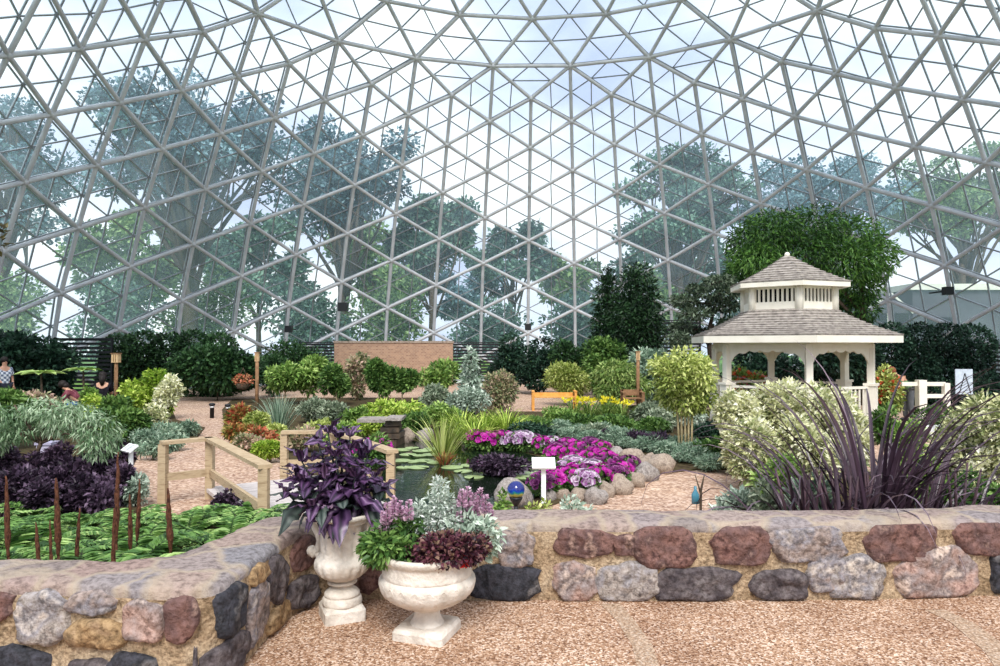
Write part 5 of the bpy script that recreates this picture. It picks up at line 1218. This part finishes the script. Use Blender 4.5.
for hi, hd in enumerate(heads):
    hd = Vector(hd); b0 = Vector((.07+hd.x*.12, hd.y*.2, .0)); md = b0.lerp(hd, .5)+Vector((hd.x*.1, hd.y*.1, .03)); mb.tube([b0, md, hd], [.009, .008, .004], 6)
    az0 = r.uniform(0, PI)
    nl = 6
    for lv_ in range(nl):
        t = 1-lv_*.17
        if t < .22: break
        p = b0.lerp(md, t*2) if t < .5 else md.lerp(hd, t*2-1)
        for s_ in range(2 if lv_ else 4):
            az = az0+lv_*PI/2+s_*(PI if lv_ else PI/2)+r.normal(0, .2); L_ = (.135+.03*min(lv_, 3))*r.uniform(.85, 1.2) if lv_ else .12*r.uniform(.8, 1.2)
            el = (1.0 if lv_ == 0 else .75-.28*lv_)+r.normal(0, .15)
            out_ = np.array([math.cos(az), math.sin(az), 0])
            if p.z < .10: continue
            low = p.z < .15 and r.random() < .6
            bigleaf(cB if low else cA, p, out_, L_*1.1, L_*.44, el, 1.05+r.uniform(0, .5), r.normal(0, .3), r, r.uniform(.55, 1.15))
for q in range(5):   # leaves hanging over the rim
    az = r.uniform(PI*.95, PI*1.35); h_ = np.array([math.cos(az), math.sin(az), 0]); bigleaf(cB if q % 2 else cA, (.07+h_[0]*.14, h_[1]*.14, .06), h_, .17, .06, .1, 2.2, r.normal(0, .3), r, .8)
cA.build('foliage', LM['shield'], ps, True); cB.build('lower_foliage', LM['under'], ps, True); mb.build('stem', LM['under'], ps)
cc = Cloud(); P = np.array([[.02, -.17, .09]])+r.normal(0, .025, (22, 3)); V, Fc, rn = leafcloud(P, r.normal(0, 1, (22, 3)), .035, .02); cc.add(V, Fc, rn); cc.build('pale_blossoms', LM['whitep'], ps)

def salvia(label, pxs, dd, tops, zb, green_B, mat, ng):
    x0 = AT(sum(pxs)/len(pxs), 500, dd).x
    o = thing('lilac_salvia', label, 'flowering plant', (x0, dd, zb))
    crown(green_B, ng, .05, .5, LM[mat], 'foliage', o, T_fold, .2, .7, shell=.4)
    mb = MB()
    for px, ty in zip(pxs, tops):
        yo = random.uniform(-.05, .09); tp = AT(px, ty, dd+yo); x = tp.x-x0; zt = tp.z-zb; Ls = random.uniform(.10, .13)
        mb.tube([(x*.5, yo*.3, 0), (x*.9, yo, zt*.5), (x, yo, zt)], [.004, .003, .002], 5)
        n = 80; t = r.random(n); a = r.uniform(0, 2*PI, n); rad = .024*(1-t*.6)
        P = np.stack([x+rad*.4*np.cos(a), yo+rad*.4*np.sin(a), zt-Ls*(1-t)], 1); D = np.stack([np.cos(a), np.sin(a), np.full(n, .7)], 1)
        c = Cloud(); V, Fc, rn = leafcloud(P, D, .034*(1-t*.45), .022*(1-t*.3)); c.add(V, Fc, rn); c.build('flower_spike', LM['lilac'], o)
    mb.build('stem', LM['mid'], o)
salvia('lilac spiked salvia with dark green leaves at the left side of the bowl planter', [387, 394, 400, 409, 384, 391, 415, 396], 4.0, [503, 497, 502, 500, 512, 508, 533, 541], .47, [(-.07, -.05, .05, .12, .12, .08), (.05, -.05, .03, .1, .1, .06), (-.12, -.02, .04, .07, .1, .08), (0, .05, .12, .14, .06, .08)], 'mid', 1400)
salvia('lilac spiked salvia behind the dark foliage at the right side of the bowl planter', [456, 462, 468, 474, 480, 486, 451, 490, 465, 476, 459], 4.1, [500, 490, 487, 493, 489, 496, 508, 505, 500, 502, 512], .47, [(-.03, .0, .08, .12, .12, .12), (.08, .0, .06, .1, .1, .12)], 'silver', 900)
ar = thing('silver_artemisia', 'silvery white feathery plant, tallest in the middle of the bowl planter', 'potted plant', (AT(438, 500, 4.12).x, 4.12, .46))
crown([(0, 0, .12, .16, .1, .14), (.01, 0, .24, .09, .08, .12), (.01, 0, .34, .045, .05, .09), (-.1, -.0, .18, .09, .08, .1), (.12, .04, .14, .1, .08, .1), (-.02, .05, .1, .22, .1, .1)], 4200, .032, .4, leafmat('leaf_white_silver', [(140, 160, 140), (196, 212, 196), (232, 240, 230)]), 'foliage', ar, T_dia, 0, .8, shell=.3)
mb = MB(); mb.tube([(0, 0, 0), (.01, 0, .34)], [.006, .002], 5); mb.build('stem', LM['silver'], ar)
al = thing('dark_foliage_plant', 'low plant with small dark wine-purple leaves spilling over the front of the bowl planter', 'potted plant', (AT(440, 540, 3.9).x, 3.92, .455))
crown([(0, -.04, .05, .15, .1, .075), (.12, .0, .06, .12, .1, .075), (-.11, 0, .03, .1, .08, .06), (.2, .06, .06, .07, .08, .07), (.02, .05, .09, .16, .06, .05)], 2600, .03, .75, leafmat('leaf_wine', [(40, 18, 28), (84, 36, 54), (120, 62, 76), (150, 120, 96)], rough=.4), 'foliage', al, T_fold, .1, .9, shell=.6)
mb = MB(); mb.tube([(0, 0, 0), (.02, 0, .06)], [.005, .002], 5); mb.build('stem', LM['wine'] if 'wine' in LM else M_bark, al)
rb = thing('red_leaf_sprig', 'tiny bright red leaf sprig at the right rim of the bowl planter', 'plant', (AT(464, 552, 3.85).x, 3.86, .45))
crown([(0, 0, .025, .018, .018, .03)], 26, .03, .6, LM['redp'], 'foliage', rb); rb.children[0].data.materials[0] = plain('bright_red_leaf', (200, 24, 30))

# ================================================================== PEOPLE
M_skin = noise_mat('skin_tone', [(196, 146, 120), (214, 166, 140)], 6., .55, .3)
def skinned(name, J, E_, mat, parent, sub=2):
    me = bpy.data.meshes.new(name); me.from_pydata([j[0] for j in J], E_, []); me.materials.append(mat); o = bpy.data.objects.new(name, me); link(o, parent)
    md = o.modifiers.new('skin', 'SKIN'); md.use_smooth_shade = True
    for i, j in enumerate(J):
        rr = j[1]; o.data.skin_vertices[0].data[i].radius = (rr, rr) if not hasattr(rr, '__len__') else rr
    o.data.skin_vertices[0].data[0].use_root = True
    s_ = o.modifiers.new('sub', 'SUBSURF'); s_.levels = sub; s_.render_levels = sub; return o
def person(label, loc, rz, pose, top, bottom, hair, hairlen=.0, bend=0., head_dir=(0, -1, 0)):
    """pose: dict of joints; z up from the feet, facing -Y"""
    o = thing('person', label, 'person', loc, rz); J = pose
    K = ['pelvis', 'waist', 'chest', 'neck', 'headb', 'headt', 'shL', 'elL', 'wrL', 'haL', 'shR', 'elR', 'wrR', 'haR', 'hpL', 'knL', 'anL', 'toL', 'hpR', 'knR', 'anR', 'toR']
    Rd = dict(pelvis=.13, waist=.12, chest=.145, neck=.055, headb=.075, headt=.085, shL=.06, elL=.042, wrL=.03, haL=.032, shR=.06, elR=.042, wrR=.03, haR=.032, hpL=.09, knL=.06, anL=.042, toL=.035, hpR=.09, knR=.06, anR=.042, toR=.035)
    Ed = [('pelvis', 'waist'), ('waist', 'chest'), ('chest', 'neck'), ('neck', 'headb'), ('headb', 'headt'), ('chest', 'shL'), ('shL', 'elL'), ('elL', 'wrL'), ('wrL', 'haL'), ('chest', 'shR'), ('shR', 'elR'), ('elR', 'wrR'), ('wrR', 'haR'), ('pelvis', 'hpL'), ('hpL', 'knL'), ('knL', 'anL'), ('anL', 'toL'), ('pelvis', 'hpR'), ('hpR', 'knR'), ('knR', 'anR'), ('anR', 'toR')]
    JJ = [(J[k_], Rd[k_]) for k_ in K]; EE = [(K.index(a), K.index(b_)) for a, b_ in Ed]
    # five fingers a side
    for sd_, hand in (('L', 'haL'), ('R', 'haR')):
        hv = Vector(J[hand]); wv_ = Vector(J['wr'+sd_]); dd = (hv-wv_).normalized(); sx = dd.cross(Vector((0, 1, .2))).normalized()
        for q in range(5):
            off = sx*(q-2)*.018; L_ = (.05, .075, .085, .078, .06)[q]; base_ = hv+off; tip = base_+dd*L_+off*.4; JJ.append((tuple(base_.lerp(tip, .5)), .009)); JJ.append((tuple(tip), .008)); n_ = len(JJ); EE += [(K.index(hand), n_-2), (n_-2, n_-1)]
    bd_ = skinned('body', JJ, EE, M_skin, o)
    def cl(name, ks, eds, mat, add=.02):
        KK = ks; skinned(name, [(J[k_], Rd[k_]+add) for k_ in KK], [(KK.index(a), KK.index(b_)) for a, b_ in eds], mat, o)
    J['slL'] = tuple(Vector(J['shL']).lerp(Vector(J['elL']), .85)); J['slR'] = tuple(Vector(J['shR']).lerp(Vector(J['elR']), .85)); Rd['slL'] = Rd['slR'] = .05
    cl('shirt', ['waist', 'chest', 'pelvis', 'shL', 'slL', 'shR', 'slR'], [('pelvis', 'waist'), ('waist', 'chest'), ('chest', 'shL'), ('shL', 'slL'), ('chest', 'shR'), ('shR', 'slR')], top)
    cl('trousers', ['pelvis', 'hpL', 'knL', 'anL', 'hpR', 'knR', 'anR'], [('pelvis', 'hpL'), ('hpL', 'knL'), ('knL', 'anL'), ('pelvis', 'hpR'), ('hpR', 'knR'), ('knR', 'anR')], bottom, .022)
    hb_, ht = Vector(J['headb']), Vector(J['headt']); up = (ht-hb_).normalized(); hd = Vector(head_dir).normalized(); c_ = hb_.lerp(ht, .7)-hd*.02+up*.03
    mb = MB(); mb.ball(tuple(c_), (.108, .112, .115), 0, 14, 10); 
    if hairlen: mb.tube([c_-hd*.05, c_-hd*.09-Vector((0, 0, hairlen*.5)), c_-hd*.08-Vector((0, 0, hairlen))], [.09, .09, .04], 10)
    mb.build('hair', hair, o)
    mb = MB(); f_ = hb_.lerp(ht, .45)+hd*.085; sx = hd.cross(up); mb.ball(tuple(f_), (.014, .018, .02)); mb.build('nose', M_skin, bd_)
    mb = MB(); mb.ball(tuple(f_+sx*.032+up*.03), .011); mb.build('eye', M_black, bd_); mb = MB(); mb.ball(tuple(f_-sx*.032+up*.03), .011); mb.build('eye', M_black, bd_)
    for g in (-1, 1):
        mb = MB(); a = Vector(J['anL' if g > 0 else 'anR']); t_ = Vector(J['toL' if g > 0 else 'toR']); mb.ball(tuple(a.lerp(t_, .5)), (.055, .13, .05)); mb.build('shoe', M_black, o)
    return o
def stand():
    return dict(pelvis=(0, 0, .92), waist=(0, 0, 1.08), chest=(0, .0, 1.30), neck=(0, 0, 1.46), headb=(0, -.01, 1.55), headt=(0, -.01, 1.67), shL=(.18, 0, 1.38), elL=(.23, .02, 1.10), wrL=(.22, -.08, .87), haL=(.22, -.1, .80), shR=(-.18, 0, 1.38), elR=(-.23, .02, 1.10), wrR=(-.22, -.08, .87), haR=(-.22, -.1, .80),
                hpL=(.09, 0, .86), knL=(.1, -.01, .48), anL=(.1, .02, .08), toL=(.11, -.12, .03), hpR=(-.09, 0, .86), knR=(-.1, -.01, .48), anR=(-.1, .02, .08), toR=(-.11, -.12, .03))
def sit(lean=0.):
    p = stand(); 
    for k_ in ('pelvis', 'waist', 'chest', 'neck', 'headb', 'headt', 'shL', 'elL', 'shR', 'elR', 'hpL', 'hpR'):
        x, y, z = p[k_]; h = z-.92; p[k_] = (x, y-math.sin(lean)*max(0, h), .50+h*math.cos(lean) if h > 0 else .5+h*.5)
    for s_, k_ in ((1, 'L'), (-1, 'R')):
        x, y, z = p['sh'+k_]; p['el'+k_] = (s_*.23, y-.12, z-.26); p['wr'+k_] = (s_*.12, y-.32, z-.34); p['ha'+k_] = (s_*.1, y-.38, z-.35)
        p['kn'+k_] = (s_*.12, -.44, .48); p['an'+k_] = (s_*.12, -.42, .08); p['to'+k_] = (s_*.13, -.56, .03)
    return p
def bent():
    p = stand(); a = R(48)
    for k_ in ('waist', 'chest', 'neck', 'headb', 'headt', 'shL', 'shR'):
        x, y, z = p[k_]; h = z-.92; p[k_] = (x, y-math.sin(a)*h, .92+h*math.cos(a))
    for s_, k_ in ((1, 'L'), (-1, 'R')):
        x, y, z = p['sh'+k_]; p['el'+k_] = (s_*.2, y-.12, z-.26); p['wr'+k_] = (s_*.15, y-.34, z-.34); p['ha'+k_] = (s_*.14, y-.4, z-.35)
    return p
def fabric(n, *c): return noise_mat(n, list(c), 12., .85, .1)
M_hairb, M_hairr = plain('dark_hair', (34, 26, 24), .6), plain('auburn_hair', (128, 74, 48), .6)
def gxy(px, d): return (AT(px, 400, d).x, d, GZ)
m_plaid = base('plaid_shirt', .85, .1); mm, N, L, b = m_plaid; tcn = N.new('ShaderNodeTexCoord'); ck = N.new('ShaderNodeTexChecker'); ck.inputs['Scale'].default_value = 14; ck.inputs['Color1'].default_value = srgb((226, 230, 236)); ck.inputs['Color2'].default_value = srgb((110, 120, 140)); L.new(tcn.outputs['Object'], ck.inputs['Vector']); L.new(ck.outputs['Color'], b.inputs['Base Color'])
person('standing person in a pale checked shirt at the left edge of the garden', gxy(4, 22), R(60), stand(), mm, fabric('dark_trousers', (44, 46, 56), (60, 62, 74)), M_hairb)
person('seated person with long dark hair and black top beside the left lamp post', gxy(102, 20.6), R(200), sit(.1), fabric('black_top', (22, 20, 26), (40, 36, 44)), fabric('black_trousers', (28, 28, 34), (42, 42, 50)), M_hairb, .3)
person('person in pink and blue jeans leaning forward over the plants at left', gxy(82, 19.4), R(-80), sit(.75), fabric('wine_top', (90, 36, 48), (150, 90, 100)), fabric('blue_jeans', (40, 76, 130), (66, 104, 160)), M_hairb, .12)
person('person with auburn hair in a green top bending over flowers right of the gazebo', gxy(908, 19.6), R(-75), bent(), fabric('sage_green_top', (84, 112, 76), (120, 146, 104)), fabric('grey_trousers', (80, 84, 88), (104, 106, 110)), M_hairr)
for px, d, lb in ((102, 20.6, 'low wooden bench under the seated person in black'), (82, 19.4, 'low wooden bench under the leaning person in blue jeans')):
    o = thing('low_bench', lb, 'bench', gxy(px, d)); mb = MB(); mb.box(-.5, .5, -.16, .16, .34, .39); mb.build('seat', M_post, o)
    for q in (-.4, .4): mb = MB(); mb.box(q-.03, q+.03, -.12, .12, 0, .34); mb.build('leg', M_post, o)
# pink hanging frond near the left frame edge, close to the camera side
hp = thing('hanging_leaf_sprig', 'small dark leaf sprig hanging into the frame at the upper left edge', 'plant', tuple(AT(-4, 232, 6.0)))
crown([(0, 0, 0, .09, .06, .06), (.03, 0, -.12, .06, .05, .08), (-.05, 0, .1, .08, .05, .1)], 60, .07, .5, leafmat('leaf_brown_green', [(56, 50, 26), (96, 88, 44)]), 'foliage', hp)
mb = MB(); mb.tube([(.02, 0, -.18), (-.02, 0, .2), (-.5, 0, .9), (-1.4, .2, 1.6)], [.006, .01, .016, .02], 5); mb.build('stem', M_bark, hp)
bpy.context.scene.view_settings.view_transform = 'Standard'; bpy.context.scene.view_settings.look = 'None'
bpy.context.scene.view_settings.exposure = .28; bpy.context.scene.view_settings.gamma = 1.0; bpy.context.scene.view_settings.use_curve_mapping = False
